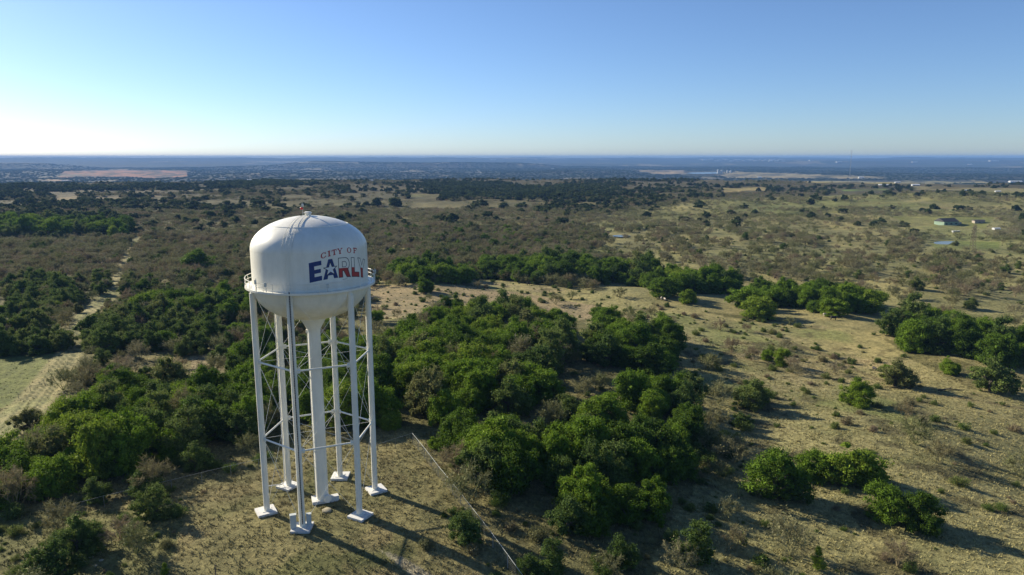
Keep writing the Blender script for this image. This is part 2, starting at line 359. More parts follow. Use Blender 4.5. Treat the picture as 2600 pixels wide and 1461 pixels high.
def build_ground():
    r = np.concatenate([[1.0, 8, 18, 30, 40], np.geomspace(48, 1800, 560), np.geomspace(1810, 24500, 330)])
    a = np.concatenate([np.radians(np.arange(-47, 47, .17)), np.radians(np.arange(47, 313, 2.0))])
    A, Rr = np.meshgrid(a, r); X = Rr * np.sin(A); Y = Rr * np.cos(A); Z = hgt(X, Y)
    V = np.stack([X.ravel(), Y.ravel(), Z.ravel()], 1); nr, na = A.shape
    i = np.arange(nr - 1)[:, None] * na; j = np.arange(na)[None]; j2 = (j + 1) % na
    Fc = np.stack([i + j, i + j2, i + na + j2, i + na + j], -1).reshape(-1, 4)[:, ::-1]
    m = npmesh("ground", V, Fc, True)
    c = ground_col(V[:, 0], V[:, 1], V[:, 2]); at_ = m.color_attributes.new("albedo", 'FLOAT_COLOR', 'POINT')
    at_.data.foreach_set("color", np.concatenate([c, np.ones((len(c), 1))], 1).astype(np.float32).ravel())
    mt, t, p = newmat("ground_soil_and_grass"); vc = N(t, "ShaderNodeVertexColor"); vc.layer_name = "albedo"
    g = N(t, "ShaderNodeNewGeometry").outputs["Position"]
    f1 = noise(t, g, .9, 6, .7); f2 = noise(t, g, .12, 4, .6); f3 = noise(t, g, .012, 4, .6); f4 = noise(t, g, 4.5, 3, .6)
    c = mul(t, vc.outputs[0], ramp(t, f1, [(.34, (.50, .50, .48)), (.55, (1, 1, 1)), (.72, (1.32, 1.28, 1.2))]))
    c = mul(t, c, ramp(t, f2, [(.35, (.72, .76, .72)), (.65, (1.18, 1.15, 1.1))])); c = mul(t, c, ramp(t, f3, [(.35, (.85, .9, .9)), (.65, (1.1, 1.06, 1.02))]))
    c = mul(t, c, ramp(t, f4, [(.3, (.72, .72, .72)), (.65, (1.18, 1.18, 1.18))]))
    t.links.new(c, p.inputs["Base Color"]); p.inputs["Roughness"].default_value = .95; p.inputs["Specular IOR Level"].default_value = .1
    bp = N(t, "ShaderNodeBump"); bp.inputs["Strength"].default_value = 1.0; bp.inputs["Distance"].default_value = .35
    t.links.new(f1, bp.inputs["Height"]); b2 = N(t, "ShaderNodeBump"); b2.inputs["Strength"].default_value = .8; b2.inputs["Distance"].default_value = .08
    t.links.new(f4, b2.inputs["Height"]); t.links.new(bp.outputs[0], b2.inputs["Normal"]); t.links.new(b2.outputs[0], p.inputs["Normal"])
    return tag(obj("ground", m, mt), "dry ranch land of tan grass, bare soil and brush reaching to the horizon", "ground", kind="structure")
build_ground()

def sheet(name, poly_ov, mat, label, cat, lift=.12, level=True):
    pts = np.concatenate([ato(u, v) for u, v in poly_ov]); zz = pts[:, 2].mean() + lift
    n = len(pts); V = [(p[0], p[1], zz if level else p[2] + lift) for p in pts]
    m = bpy.data.meshes.new(name); m.from_pydata(V, [], [tuple(range(n))]); m.update()
    if m.polygons[0].normal.z < 0: m.flip_normals()
    return tag(obj(name, m, mat), label, cat, kind="structure")
def ell(cx, cy, rx, ry, n=28, wob=.12, seed=1):
    r = random.Random(seed); return [(cx + rx * math.cos(a) * (1 + r.uniform(-wob, wob)), cy + ry * math.sin(a) * (1 + r.uniform(-wob, wob))) for a in [2 * math.pi * k / n for k in range(n)]]
sheet("pond", ell(1562, 595.5, 22, 3.6, seed=2), M['water'], "small pale farm pond with a dark bank among bare mesquites", "pond", .5)
sheet("pond", ell(2376, 613, 26, 2.6, seed=3), M['water'], "grey green puddle pond below the green house", "pond", .5)
sheet("pond", ell(1770, 437, 42, 2.6, seed=4), M['water'], "long blue pond beside white tanks in the distance", "pond", 3.0)

# ------------------------------------------------------------------ the water tower
tower = empty("water_tower", (T[0], T[1], ZB))
tag(tower, "tall white water tower on six legs lettered CITY OF EARLY", "water tower")
LR = 7.2; TH = 3.574; RT = 7.15
def L(z): return z - ZB                      # heights in the tower's own frame
def legpos(i): a = TH + i * math.pi / 3; return LR * math.cos(a), LR * math.sin(a), a    # A F E D C B
ZT, ZK, ZC = -7.25, -11.2, -15.9             # dome top, knuckle, foot of the shell
def rad_at(z):
    if z <= ZK: return RT
    return RT * max(0.0, 1 - (abs(z - ZK) / (ZT - ZK)) ** 1.96) ** (1 / 1.96)
prof = []
for k in range(33):
    t = k / 32 * math.pi / 2; r = RT * math.sin(t) ** (2 / 1.96) if t > 0 else 0.0; prof.append((max(r, .001), L(ZK + (ZT - ZK) * math.cos(t) ** (2 / 1.96))))
prof += [(RT, L(z)) for z in (-12.5, -14, -15.2)] + [(RT, L(ZC))]
for k in range(1, 25):
    t = k / 24 * R_(78); prof.append((RT * math.cos(t) ** .92, L(ZC - 4.55 * math.sin(t))))
rb, zb = prof[-1]
prof += [(1.62, L(-20.55)), (1.5, L(-20.75)), (1.15, L(-21.35)), (.84, L(-21.95)), (.80, L(-22.3))]
tank = MB().lathe(prof, 128).build("tank", M['paint'], tower, True, 40)
for zz, rr in ((-8.35, None), (-11.2, None), (-13.5, None)):
    r = rad_at(zz) - .004; MB().lathe([(r - .01, L(zz) - .07), (r + .012, L(zz) - .02), (r + .012, L(zz) + .02), (r - .01, L(zz) + .07)], 128).build("weld_seam", M['paint'], tank, True)
MB().lathe([(.80, L(-22.25)), (.80, L(-45.5)), (.95, L(-45.5)), (.95, L(-45.6)), (1.05, L(-45.6))], 40).build("riser_column", M['paint'], tower, True, 40)
# roof vent cap and fittings
v = MB(); v.lathe([(.36, L(-7.32)), (.36, L(-6.98)), (.50, L(-6.96)), (.50, L(-6.86)), (.30, L(-6.76)), (.001, L(-6.73))], 32); v.build("roof_vent", M['paint'], tower, True, 40)
mx, my = -.62 * math.cos(R_(16)), -.62 * math.sin(R_(16))
mast = MB().tube([(mx, my, L(-7.35)), (mx, my, L(-5.55))], .035).build("mast", M['galv'], tower)
MB().lathe([(.001, L(-6.50)), (.17, L(-6.48)), (.19, L(-6.35)), (.15, L(-6.22)), (.001, L(-6.18))], 16, (mx - .1, my)).build("warning_light", M['lampred'], mast, True)
MB().box((mx + .02, my, L(-5.95)), (.22, .2, .34)).build("antenna_box", M['cabinet'], mast)
# balcony
BR = 8.0
b = MB(); b.lathe([(RT + .01, L(-15.80)), (BR, L(-15.80)), (BR, L(-15.76)), (BR + .05, L(-15.76)), (BR + .05, L(-16.0)), (BR - .02, L(-16.0)), (BR - .02, L(-15.86)), (RT + .01, L(-15.86))], 120)
balc = b.build("balcony", M['paint'], tower, True, 30)
rl = MB()
for zz in (-14.75, -15.25):
    pts = [(BR * math.cos(a), BR * math.sin(a), L(zz)) for a in [2 * math.pi * k / 120 for k in range(121)]]; rl.tube(pts, .032 if zz > -15 else .024, 6, False)
for k in range(36):
    a = 2 * math.pi * k / 36 + .04; rl.tube([(BR * math.cos(a), BR * math.sin(a), L(-15.8)), (BR * math.cos(a), BR * math.sin(a), L(-14.75))], .026, 6)
rl.build("railing", M['paint'], balc)
CAMA = math.atan2(-T[1], -T[0])
for az, hh in ((-52, 1.5), (-40, 1.25), (13, .95), (80, 1.6)):
    a = CAMA + R_(az); q = MB(); q.tube([(8.05 * math.cos(a), 8.05 * math.sin(a), L(-15.7)), (8.05 * math.cos(a), 8.05 * math.sin(a), L(-15.7) + hh)], .04)
    q.box((8.14 * math.cos(a), 8.14 * math.sin(a), L(-15.7) + hh * .72), (.14, .26, .5), a); q.build("panel_antenna", M['cabinet'], balc)
# legs, pads, struts, rods
LZ = [-16.3, -25.5, -35.75, -45.55]
for i in range(6):
    x, y, a = legpos(i); lr = .39
    g = MB(); g.tube([(x, y, L(-45.66)), (x, y, L(-16.6))], lr, 20)
    g.tube([(x * .985, y * .985, L(-16.7)), (x * .955, y * .955, L(-15.9))], [lr, lr * 1.04], 20)
    g.box((x, y, L(-45.655)), (1.15, 1.15, .06), a)
    leg = g.build("leg", M['paint'], tower, True, 40)
    for zz in LZ[1:3]:
        for s in (-1, 1):
            an = a + s * math.pi / 3 / 1.0; dx, dy = math.cos(a + s * 2.094), math.sin(a + s * 2.094)
            MB().box((x + dx * .5, y + dy * .5, L(zz)), (.55, .03, .62), math.atan2(dy, dx)).build("gusset_plate", M['paint'], leg)
    MB().box((x * 1.02, y * 1.02, L(-45.99)), (2.4, 2.4, .62), a + .12).build("footing", M['concrete'], tower)
for i in range(6):
    x1, y1, _ = legpos(i); x2, y2, _ = legpos((i + 1) % 6)
    def P(f, z): return (x1 + (x2 - x1) * f, y1 + (y2 - y1) * f, L(z))
    for zz in LZ[1:3]:
        MB().tube([P(.05, zz), P(.95, zz)], .115, 10).build("strut", M['paint'], tower, True, 60)
        xm, ym = x1 * .86, y1 * .86
        MB().tube([(x1 * .95, y1 * .95, L(zz)), (x1 * .11, y1 * .11, L(zz) )], .02, 6).build("spoke_rod", M['paint'], tower)
    for (za, zb_) in zip(LZ, LZ[1:]):
        for fa, fb in ((.055, .945), (.945, .055)):
            MB().tube([P(fa, za - .35), P(fb, zb_ + .35)], .021, 6).build("brace_rod", M['paint'], tower)
# ladder and cables up the front leg, over the shell and on to the roof
x, y, a = legpos(1); ax = math.atan2(-T[1] - y, -T[0] - x)
ux, uy = math.cos(ax), math.sin(ax); vx, vy = -uy, ux
lad = MB()
for s in (-.16, .22): lad.tube([(x + ux * .52 + vx * s, y + uy * .52 + vy * s, L(-45.3)), (x + ux * .52 + vx * s, y + uy * .52 + vy * s, L(-15.2))], .028, 6)
for k in range(98):
    z = L(-45.0) + k * .305; lad.tube([(x + ux * .52 - vx * .16, y + uy * .52 - vy * .16, z), (x + ux * .52 + vx * .22, y + uy * .52 + vy * .22, z)], .012, 4)
lad.build("leg_ladder", M['paint'], tower)
MB().tube([(x + ux * .42 + vx * .02, y + uy * .42 + vy * .02, L(-45.2)), (x + ux * .46 + vx * .02, y + uy * .46 + vy * .02, L(-16.2)), (x + ux * 1.05, y + uy * 1.05, L(-15.6))], .06, 6).build("cable", M['cable'], tower)
fa = math.atan2(y, x)
def shell_path(da, off, z0=-15.7, z1=-7.4):
    pts = []
    for k in range(40):
        t = k / 39
        if t < .45: z = z0 + (ZK - z0) * t / .45; r = RT
        else:
            q = (t - .45) / .55 * math.pi / 2 * .94; z = ZK + (ZT - ZK) * math.sin(q) ** (2 / 1.96); r = RT * math.cos(q) ** (2 / 1.96)
        pts.append(((r + off) * math.cos(fa + da / max(r, 1.2)), (r + off) * math.sin(fa + da / max(r, 1.2)), L(z) + (off if r < 6 else 0)))
    return pts
sl = MB()
for da in (-.2, .2): sl.tube(shell_path(da, .14), .022, 5)
pa, pb = shell_path(-.2, .14), shell_path(.2, .14)
for p_, q_ in zip(pa, pb): sl.tube([p_, q_], .013, 4)
sl.build("shell_ladder", M['paint'], tower)
MB().tube(shell_path(.55, .07)[17:], .035, 6).build("conduit", M['paint'], tower)
MB().tube(shell_path(-.6, .07)[17:], .03, 6).build("conduit", M['paint'], tower)
# overflow pipe on the back-left leg, and a small added pipe beside the column
x, y, a = legpos(5)
sxp = math.atan2(-T[1] - y, -T[0] - x) - 1.2
px_, py_ = x + math.cos(sxp) * .52, y + math.sin(sxp) * .52
MB().tube([(px_, py_, L(-16.5)), (px_, py_, L(-44.9)), (px_ - .35, py_ - .15, L(-45.35)), (px_ - 2.6, py_ - .7, L(-45.4))], .085, 8).build("overflow_pipe", M['paint'], tower, True, 50)
q = MB(); q.lathe([(.02, L(-22.4)), (.16, L(-22.4)), (.16, L(-22.0)), (.02, L(-22.0))], 12, (-.86, -.1)); q.tube([(-.86, -.1, L(-22.3)), (-.86, -.1, L(-45.3))], .055, 6); q.build("sunlit_edge_pipe", M['paint'], tower)  # small pipe added down the column, standing in for its bright sunlit edge
# column base
q = MB(); q.box((-.3, .1, L(-45.86)), (2.3, 2.0, .55), .35); q.build("column_footing", M['concrete'], tower)
q = MB(); n = 20; V = []; c0 = Vector((.82, -.62, L(-45.35)))
q.tube([(.55, -.25, L(-45.25)), (1.0, -.95, L(-45.25))], .52, 20); q.build("valve_drum", M['paint'], tower, True, 40)
q = MB(); q.box((1.55, .15, L(-45.6)), (1.1, .8, .75), .5); q.build("valve_vault", M['concrete'], tower)

# cabinets on the front footing
x, y, a = legpos(1)
def cabinet(lx, ly, hh, w_, d_, rz, label):
    c = empty("electrical_cabinet", (T[0] + lx, T[1] + ly, ZB + .30)); c.rotation_euler = (0, 0, rz)
    tag(c, label, "electrical cabinet", "cabinets at the foot of the ladder leg")
    q = MB(); q.box((0, 0, hh / 2 + .1), (w_, d_, hh)); q.box((0, 0, hh + .12), (w_ + .07, d_ + .07, .05)); q.box((0, 0, .04), (w_ * .8, d_ * .8, .12)); q.build("housing", M['cabinet'], c)
    MB().box((0, -d_ / 2 - .012, hh / 2 + .12), (w_ * .84, .02, hh * .86)).build("door", M['cabinet'], c)
    MB().box((w_ * .3, -d_ / 2 - .035, hh / 2 + .1), (.03, .03, .16)).build("handle", M['galv'], c)
cabinet(x - .98, y - .5, 1.7, .75, .5, .35, "larger grey cabinet left of the ladder leg's foot")
cabinet(x + .72, y + .4, 1.35, .6, .45, .35, "smaller grey cabinet behind the ladder leg's foot")
p = ato((608 * 0 + 1040 / 4.525 + 600) / OV, (985 / 4.525 + 1080) / OV)[0]
q = MB(); q.lathe([(.62, -.1), (.62, .16), (.54, .22), (.001, .24)], 20); o = q.build("manhole_cover", M['rock'], None, True, 40); o.location = tuple(p)
tag(o, "round stone coloured manhole cover on the grass in front of the tower's riser", "manhole cover")

# ------------------------------------------------------------------ lettering on the shell
def arch(az): return -14.30 - .52 * ((az - 26) / 33) ** 2
def arch2(az): return -11.44 - .34 * ((az - 33) / 20) ** 2
def text_mesh(name, polys, mat, parent, base, off, vclip=None):
    """polys in (azimuth degrees, height metres), wrapped on to the shell"""
    bm = bmesh.new()
    for poly in polys:
        vs = [bm.verts.new((p[0], p[1], 0)) for p in poly]
        try: bm.faces.new(vs)
        except ValueError: pass
    bmesh.ops.triangulate(bm, faces=bm.faces)
    if vclip:
        lo, hi = vclip
        for z, nrm in ((lo, (0, -1, 0)), (hi, (0, 1, 0))):
            if z is not None: bmesh.ops.bisect_plane(bm, geom=bm.verts[:] + bm.edges[:] + bm.faces[:], plane_co=(0, z, 0), plane_no=nrm, clear_outer=True)
    for k in range(-4, 72, 1):
        bmesh.ops.bisect_plane(bm, geom=bm.verts[:] + bm.edges[:] + bm.faces[:], plane_co=(k, 0, 0), plane_no=(1, 0, 0))
    for k in range(0, 26, 3):
        bmesh.ops.bisect_plane(bm, geom=bm.verts[:] + bm.edges[:] + bm.faces[:], plane_co=(0, k / 10, 0), plane_no=(0, 1, 0))
    for vtx in bm.verts:
        az, h = vtx.co.x, vtx.co.y; z = base(az) + h; r = rad_at(z) + off; a = CAMA + R_(az)
        vtx.co = (r * math.cos(a), r * math.sin(a), L(z))
    bmesh.ops.recalc_face_normals(bm, faces=bm.faces)
    m = bpy.data.meshes.new(name); bm.to_mesh(m); bm.free(); return obj(name, m, mat, parent)
DG = 1 / (RT * math.pi / 180)        # degrees per metre along the shell
def strokes(poly, w_, closed=True):
    out = []; n = len(poly)
    for i in range(n if closed else n - 1):
        a, b_ = poly[i], poly[(i + 1) % n]; dx, dy = (b_[0] - a[0]) / DG, b_[1] - a[1]; l = math.hypot(dx, dy) or 1
        nx, ny = -dy / l * w_ / 2, dx / l * w_ / 2; ex, ey = dx / l * w_ / 2, dy / l * w_ / 2
        out.append([(a[0] + (nx - ex) * DG, a[1] + ny - ey), (a[0] - (nx + ex) * DG, a[1] - ny - ey), (b_[0] + (ex - nx) * DG, b_[1] - ny + ey), (b_[0] + (nx + ex) * DG, b_[1] + ny + ey)])
    return out
H_ = 2.36
E_P = [(-1.6, 0), (10, 0), (10, .56), (3.2, .56), (3.2, .95), (9.2, .95), (9.2, 1.42), (3.2, 1.42), (3.2, 1.82), (10, 1.82), (10, H_), (-1.6, H_)]
A_L = [(11.0, 0), (15.2, 0), (19.6, H_), (16.6, H_)]
A_R = [(21.6, 0), (25.9, 0), (20.6, H_), (17.2, H_)]
A_B = [(14.2, .42), (23.0, .42), (22.2, .86), (15.0, .86)]
def arcpts(cx, cy, rx, ry, a0, a1, n=10): return [(cx + rx * math.cos(R_(a0 + (a1 - a0) * k / n)), cy + ry * math.sin(R_(a0 + (a1 - a0) * k / n))) for k in range(n + 1)]
R_O = [(26.9, 0), (31.0, 0), (31.0, .78), (32.4, .78), (35.8, 0), (40.4, 0), (36.6, .95)] + arcpts(35.0, 1.62, 4.4, .74, -50, 90) + [(26.9, H_)]
R_I = [(31.0, 1.25)] + arcpts(34.0, 1.57, 1.9, .32, -90, 90, 8) + [(31.0, 1.89)]
L_P = [(42.2, 0), (53.6, 0), (53.6, .58), (46.4, .58), (46.4, H_), (42.2, H_)]
Y_P = [(56.8, 0), (60.9, 0), (60.9, .95), (67.2, H_), (62.8, H_), (59.2, 1.52), (56.2, H_), (51.9, H_), (56.8, .95)]
def ring_poly(O, I):   # an outline with one hole, cut open at the left
    k = I; return O[:] + [O[-1], (O[0][0], 1.57)] if False else O
text_mesh("letter", [[(-1.6, 0), (3.2, 0), (3.2, H_), (-1.6, H_)], [(3.2, 0), (10, 0), (10, .54), (3.2, .54)], [(3.2, .93), (9.2, .93), (9.2, 1.40), (3.2, 1.40)], [(3.2, 1.82), (10, 1.82), (10, H_), (3.2, H_)]], M['blue'], tank, arch, .012)["label"] = "blue letter E"
text_mesh("letter", [A_L, A_B], M['blue'], tank, arch, .012)["label"] = "blue letter A with a white star"
text_mesh("letter", [A_R], M['blue'], tank, arch, .015)["label"] = "right stroke of the blue letter A"
def star(cx, cy, r1, r2): return [(cx + (r1 if k % 2 == 0 else r2) * math.cos(math.pi / 2 + k * math.pi / 5) * DG, cy + (r1 if k % 2 == 0 else r2) * math.sin(math.pi / 2 + k * math.pi / 5)) for k in range(10)]
SP_ = star(18.4, 1.16, .86, .34)
text_mesh("star", [SP_], M['star'], tank, arch, .019)
text_mesh("star_outline", strokes(SP_, .07), M['outline'], tank, arch, .023)
# R, L, Y: red below, outlined white above
R_body = [[(26.9, 0), (31.0, 0), (31.0, 1.25), (26.9, 1.25)], [(31.0, .78), (32.4, .78), (35.8, 0), (40.4, 0), (36.6, .95), (37.6, 1.1), (37.6, 1.25), (31.0, 1.25)]]
text_mesh("letter", R_body, M['red'], tank, arch, .012, (None, 1.12))["label"] = "letter R, red below and white above"
text_mesh("letter_outline", strokes(R_O, .075) + strokes(R_I, .065), M['outline'], tank, arch, .017)
text_mesh("letter", [[(42.2, 0), (46.4, 0), (46.4, H_), (42.2, H_)], [(46.4, 0), (53.6, 0), (53.6, .58), (46.4, .58)]], M['red'], tank, arch, .012, (None, 1.16))["label"] = "letter L, red below and white above"
text_mesh("letter_outline", strokes(L_P, .075), M['outline'], tank, arch, .017)
text_mesh("letter", [[(56.8, 0), (60.9, 0), (60.9, 1.25), (56.8, 1.25)]], M['red'], tank, arch, .012, (None, 1.2))["label"] = "letter Y, red below and white above"
text_mesh("letter_outline", strokes(Y_P, .075), M['outline'], tank, arch, .017)
text_mesh("maker_mark", strokes([(33, -.26), (31, -.30), (31, -.22)], .03, False) + strokes([(33, -.26), (36, -.22)], .03, False), M['outline'], tank, arch, .012)
# CITY OF in slab serifs
def ser(x, w_, h): return [(x - w_ / 2, h), (x + w_ / 2, h), (x + w_ / 2, h + .09), (x - w_ / 2, h + .09)]
hh = .68
def crescent(cx, rx, a0, a1, wt):
    o = arcpts(cx, hh / 2, rx, hh / 2, a0, a1, 16); i = arcpts(cx, hh / 2, rx - wt, hh / 2 - .075, a0, a1, 16)
    return [[o[k], o[k + 1], i[k + 1], i[k]] for k in range(16)]
CITY = [("C", crescent(12.3, 2.6, 42, 318, 1.15) + [[(14.0, .42), (14.7, .42), (14.7, .66), (14.3, .66)], [(14.0, .1), (14.7, .02), (14.7, .24), (14.0, .22)]]),
        ("I", [[(17.2, 0), (18.5, 0), (18.5, hh), (17.2, hh)], ser(17.85, 2.6, 0), ser(17.85, 2.6, hh - .09)]),
        ("T", [[(22.3, 0), (23.6, 0), (23.6, hh), (22.3, hh)], ser(22.95, 2.6, 0), ser(22.95, 5.0, hh - .1), [(20.45, .42), (20.95, .42), (20.95, hh), (20.45, hh)], [(24.95, .42), (25.45, .42), (25.45, hh), (24.95, hh)]]),
        ("Y", [[(28.4, 0), (29.7, 0), (29.7, .34), (28.4, .34)], ser(29.05, 2.4, 0), [(28.4, .28), (29.5, .28), (27.9, hh), (26.6, hh)], [(28.8, .28), (29.7, .30), (31.6, hh), (30.9, hh)], ser(27.2, 2.2, hh - .08), ser(31.2, 2.0, hh - .08)]),
        ("O", crescent(40.0, 2.75, 0, 360, 1.15)),
        ("F", [[(46.2, 0), (47.5, 0), (47.5, hh), (46.2, hh)], ser(46.85, 2.6, 0), [(47.4, hh - .12), (51.0, hh - .12), (51.0, hh), (47.4, hh)], ser(46.2, 1.6, hh - .12), [(50.4, .42), (51.0, .42), (51.0, hh - .1), (50.4, hh - .1)], [(47.4, .29), (49.4, .29), (49.4, .40), (47.4, .40)]])]
for ch, polys in CITY: text_mesh("letter", polys, M['red'], tank, arch2, .012)["label"] = "small red serif letter " + ch
for o in [o for o in bpy.data.objects if o.name.startswith("letter") and o.get("label", "").startswith("small red")]: pass

# ------------------------------------------------------------------ fences
def fence(name, pts_px, label, post_gap=3.0, ph=1.75, rail=.022, mesh_step=.28, top=True, pm='galv', rm='cabinet'):
    pts = [ato(u, v, ph)[0] for u, v in pts_px]; root = empty(name, tuple(pts[0])); org = np.array(pts[0])
    tag(root, label, "fence")
    P2 = []
    for p, q in zip(pts, pts[1:]):
        n = max(1, int(np.hypot(*(q - p)[:2]) / post_gap))
        for k in range(n): P2.append(p + (q - p) * k / n)
    P2.append(pts[-1]); P2 = [np.array([a[0], a[1], float(hgt(a[0], a[1]))]) - org for a in P2]
    for p in P2: MB().tube([tuple(p + (0, 0, -.1)), tuple(p + (0, 0, ph + .05))], .045, 6).build("post", M[pm], root)
    if top: MB().tube([tuple(p + (0, 0, ph)) for p in P2], rail, 6).build("top_rail", M[rm], root)
    V = []; Fc = []
    for p, q in zip(P2, P2[1:]):
        l = np.hypot(*(q - p)[:2]); n = max(1, int(l / mesh_step))
        for k in range(-int(ph / mesh_step), n):
            for sgn in (1, -1):
                x0, x1 = k * mesh_step, k * mesh_step + ph; y0, y1 = (0, ph) if sgn > 0 else (ph, 0)
                if x0 < 0: y0 = y0 + (y1 - y0) * (-x0) / ph; x0 = 0
                if x1 > l: y1 = y1 - (y1 - y0) * (x1 - l) / max(x1 - x0, 1e-6); x1 = l
                if x1 <= x0: continue
                a = p + (q - p) * x0 / l + (0, 0, y0); b = p + (q - p) * x1 / l + (0, 0, y1); w_ = np.array((0, 0, .010))
                i = len(V); V += [a - w_, b - w_, b + w_, a + w_]; Fc.append((i, i + 1, i + 2, i + 3))
    obj("wire_mesh", npmesh("wire_mesh", np.array(V), np.array(Fc)), M['wire'], root)
    return root
FENCE_A = [(1037, 1090), (1102, 1172), (1180, 1268), (1240, 1345), (1318, 1452)]
FENCE_B = [(1037, 1090), (950, 1118), (800, 1140), (650, 1156), (430, 1208), (260, 1248), (120, 1285)]
fence("chain_link_fence", FENCE_A, "chain link fence with pale top rail running down right of the tower")
fence("chain_link_fence", FENCE_B, "shaded chain link fence behind the tower along the left oaks", rail=.012, mesh_step=.9, pm='wire', rm='galv')
fence("wire_fence", [(45, 990), (75, 972), (110, 955)], "short run of wire and wooden posts by the dirt track", 4.0, 1.2, .015, .9, True, 'wire', 'wire')
p = ato(543, 1448)[0]; o = MB().tube([(0, 0, -.2), (0, 0, 1.3)], [.07, .05], 8).build("fence_post", M['rust']); o.location = tuple(p)
tag(o, "lone dark post standing at the bottom edge left of the tower", "post")

# ------------------------------------------------------------------ foliage prototypes
def unit(v): return v / (np.linalg.norm(v, axis=-1, keepdims=True) + 1e-9)
def quads(c, nrm, size, r, aspect=1.0, tilt=.8):
    """leaf clumps: quads at c facing nrm with random tilt"""
    n = len(c); nn = unit(nrm + tilt * r.normal(size=(n, 3))); a = unit(np.cross(nn, r.normal(size=(n, 3)))); b = np.cross(nn, a)
    s = size * r.uniform(.6, 1.3, (n, 1)); a = a * s; b = b * s * aspect
    k = r.uniform(.6, 1.0, (n, 4, 1))
    V = np.stack([c - a * k[:, 0], c - b * k[:, 1], c + a * k[:, 2], c + b * k[:, 3]], 1).reshape(-1, 3)
    return V, np.arange(4 * n).reshape(-1, 4)
def ico(sub=2):
    bm = bmesh.new(); bmesh.ops.create_icosphere(bm, subdivisions=sub, radius=1)
    V = np.array([v.co[:] for v in bm.verts]); Fc = np.array([[q.index for q in f.verts] for f in bm.faces]); bm.free(); return V, Fc
ICO = ico(2); ICO1 = ico(1)
def oak_crown(seed, W=10.0, Hc=7.6, z0=.5, nlobe=22, nleaf=240, leaf=.20, core=.80, shape='oak', under=.5):
    """crown of many leaf-clump lobes in a flattened, uneven outline; returns mesh of width ~W"""
    r = np.random.default_rng(seed); Vs = []; Fs = []; nb = 0; lobes = []
    nb_ = r.integers(5, 9); boughs = []
    ecc = r.uniform(.7, 1.0); hf = r.uniform(.8, 1.12)
    for k in range(nb_):
        a = 2 * math.pi * (k + r.uniform(-.35, .35)) / nb_ + seed; q = r.uniform(.35, 1) if k else .1; br = W * r.uniform(.16, .26)
        boughs.append((np.array([q * (W / 2 - br) * math.cos(a), q * (W / 2 - br) * math.sin(a) * ecc, z0 + (Hc - z0) * hf * r.uniform(.26, .60) * (1.25 - .5 * q)]), br, br * r.uniform(.85, 1.45)))
    for k in range(nlobe):
        a = r.uniform(0, 2 * math.pi); sz_ = r.uniform(-.05, 1); rr = W * r.uniform(.105, .175)
        if shape == 'cone':
            t = r.uniform(0, 1); q = math.sqrt(r.random()) * (1 - t) * .8; rr = W * .26 * (1 - .6 * t)
            c = np.array([q * W * .35 * math.cos(a), q * W * .35 * math.sin(a), z0 + rr * .5 + t * (Hc - rr * 1.3)])
        else:
            bc, br, bz = boughs[k % nb_]; dd = unit(r.normal(size=3)); dd[2] = abs(dd[2]) * 1.3 - .5; rr = W * r.uniform(.055, .12)
            c = bc + dd * np.array([br, br, bz]) * r.uniform(.55, 1.05); c[2] = max(c[2], z0 + rr * .3) if r.random() > .3 else z0 * .6 + rr * r.uniform(.3, 1.2)
        lobes.append((c, rr))
    for c, rr in lobes:
        n = int(nleaf * (rr / (W * (.14 if shape == 'cone' else .085))) ** 2)
        d = unit(r.normal(size=(n, 3))); d[:, 2] = np.where(d[:, 2] < -.35, -d[:, 2] * under, d[:, 2]); d = unit(d)
        sub = unit(r.normal(size=(11, 3))); sim = (d @ sub.T).max(1)
        rad = rr * (.72 + .5 * np.clip((sim - .55) / .45, 0, 1)) * r.uniform(.74, 1.16, n); pts = c + d * rad[:, None] * (1, 1, .9)
        v, f = quads(pts, d, leaf * W / 10, r, .8); Vs.append(v); Fs.append(f + nb); nb += len(v)
    # inner mass keeps the crown from being a shell
    for c, rr in lobes:
        n = 26; d = unit(r.normal(size=(n, 3))); pts = c + d * (rr * core * r.uniform(.5, 1, (n, 1))) * (1, 1, .8)
        v, f = quads(pts, d, leaf * W / 10 * 2.6, r, .9, .5); Vs.append(v); Fs.append(f + nb); nb += len(v)
    V = np.concatenate(Vs); V[:, 2] = np.maximum(V[:, 2], .15)
    return npmesh("oak_crown", V, np.concatenate(Fs)), lobes
def trunk_mesh(seed, lobes, W, z0=1.3, th=.22):
    r = random.Random(seed); q = MB(); top = Vector((r.uniform(-.3, .3), r.uniform(-.3, .3), z0 + .6))
    q.tube([(0, 0, -.6), (0.02, 0, .3), tuple(top)], [th * 1.6, th * 1.15, th], 8)
    for c, rr in lobes[:12]:
        c = Vector(c); mid = (top + c) / 2 + Vector((r.uniform(-.3, .3), r.uniform(-.3, .3), -.2)); q.tube([tuple(top - Vector((0, 0, .15))), tuple(mid), tuple(c)], [th * .7, th * .42, th * .15], 6)
    return q.mesh("trunk", True)
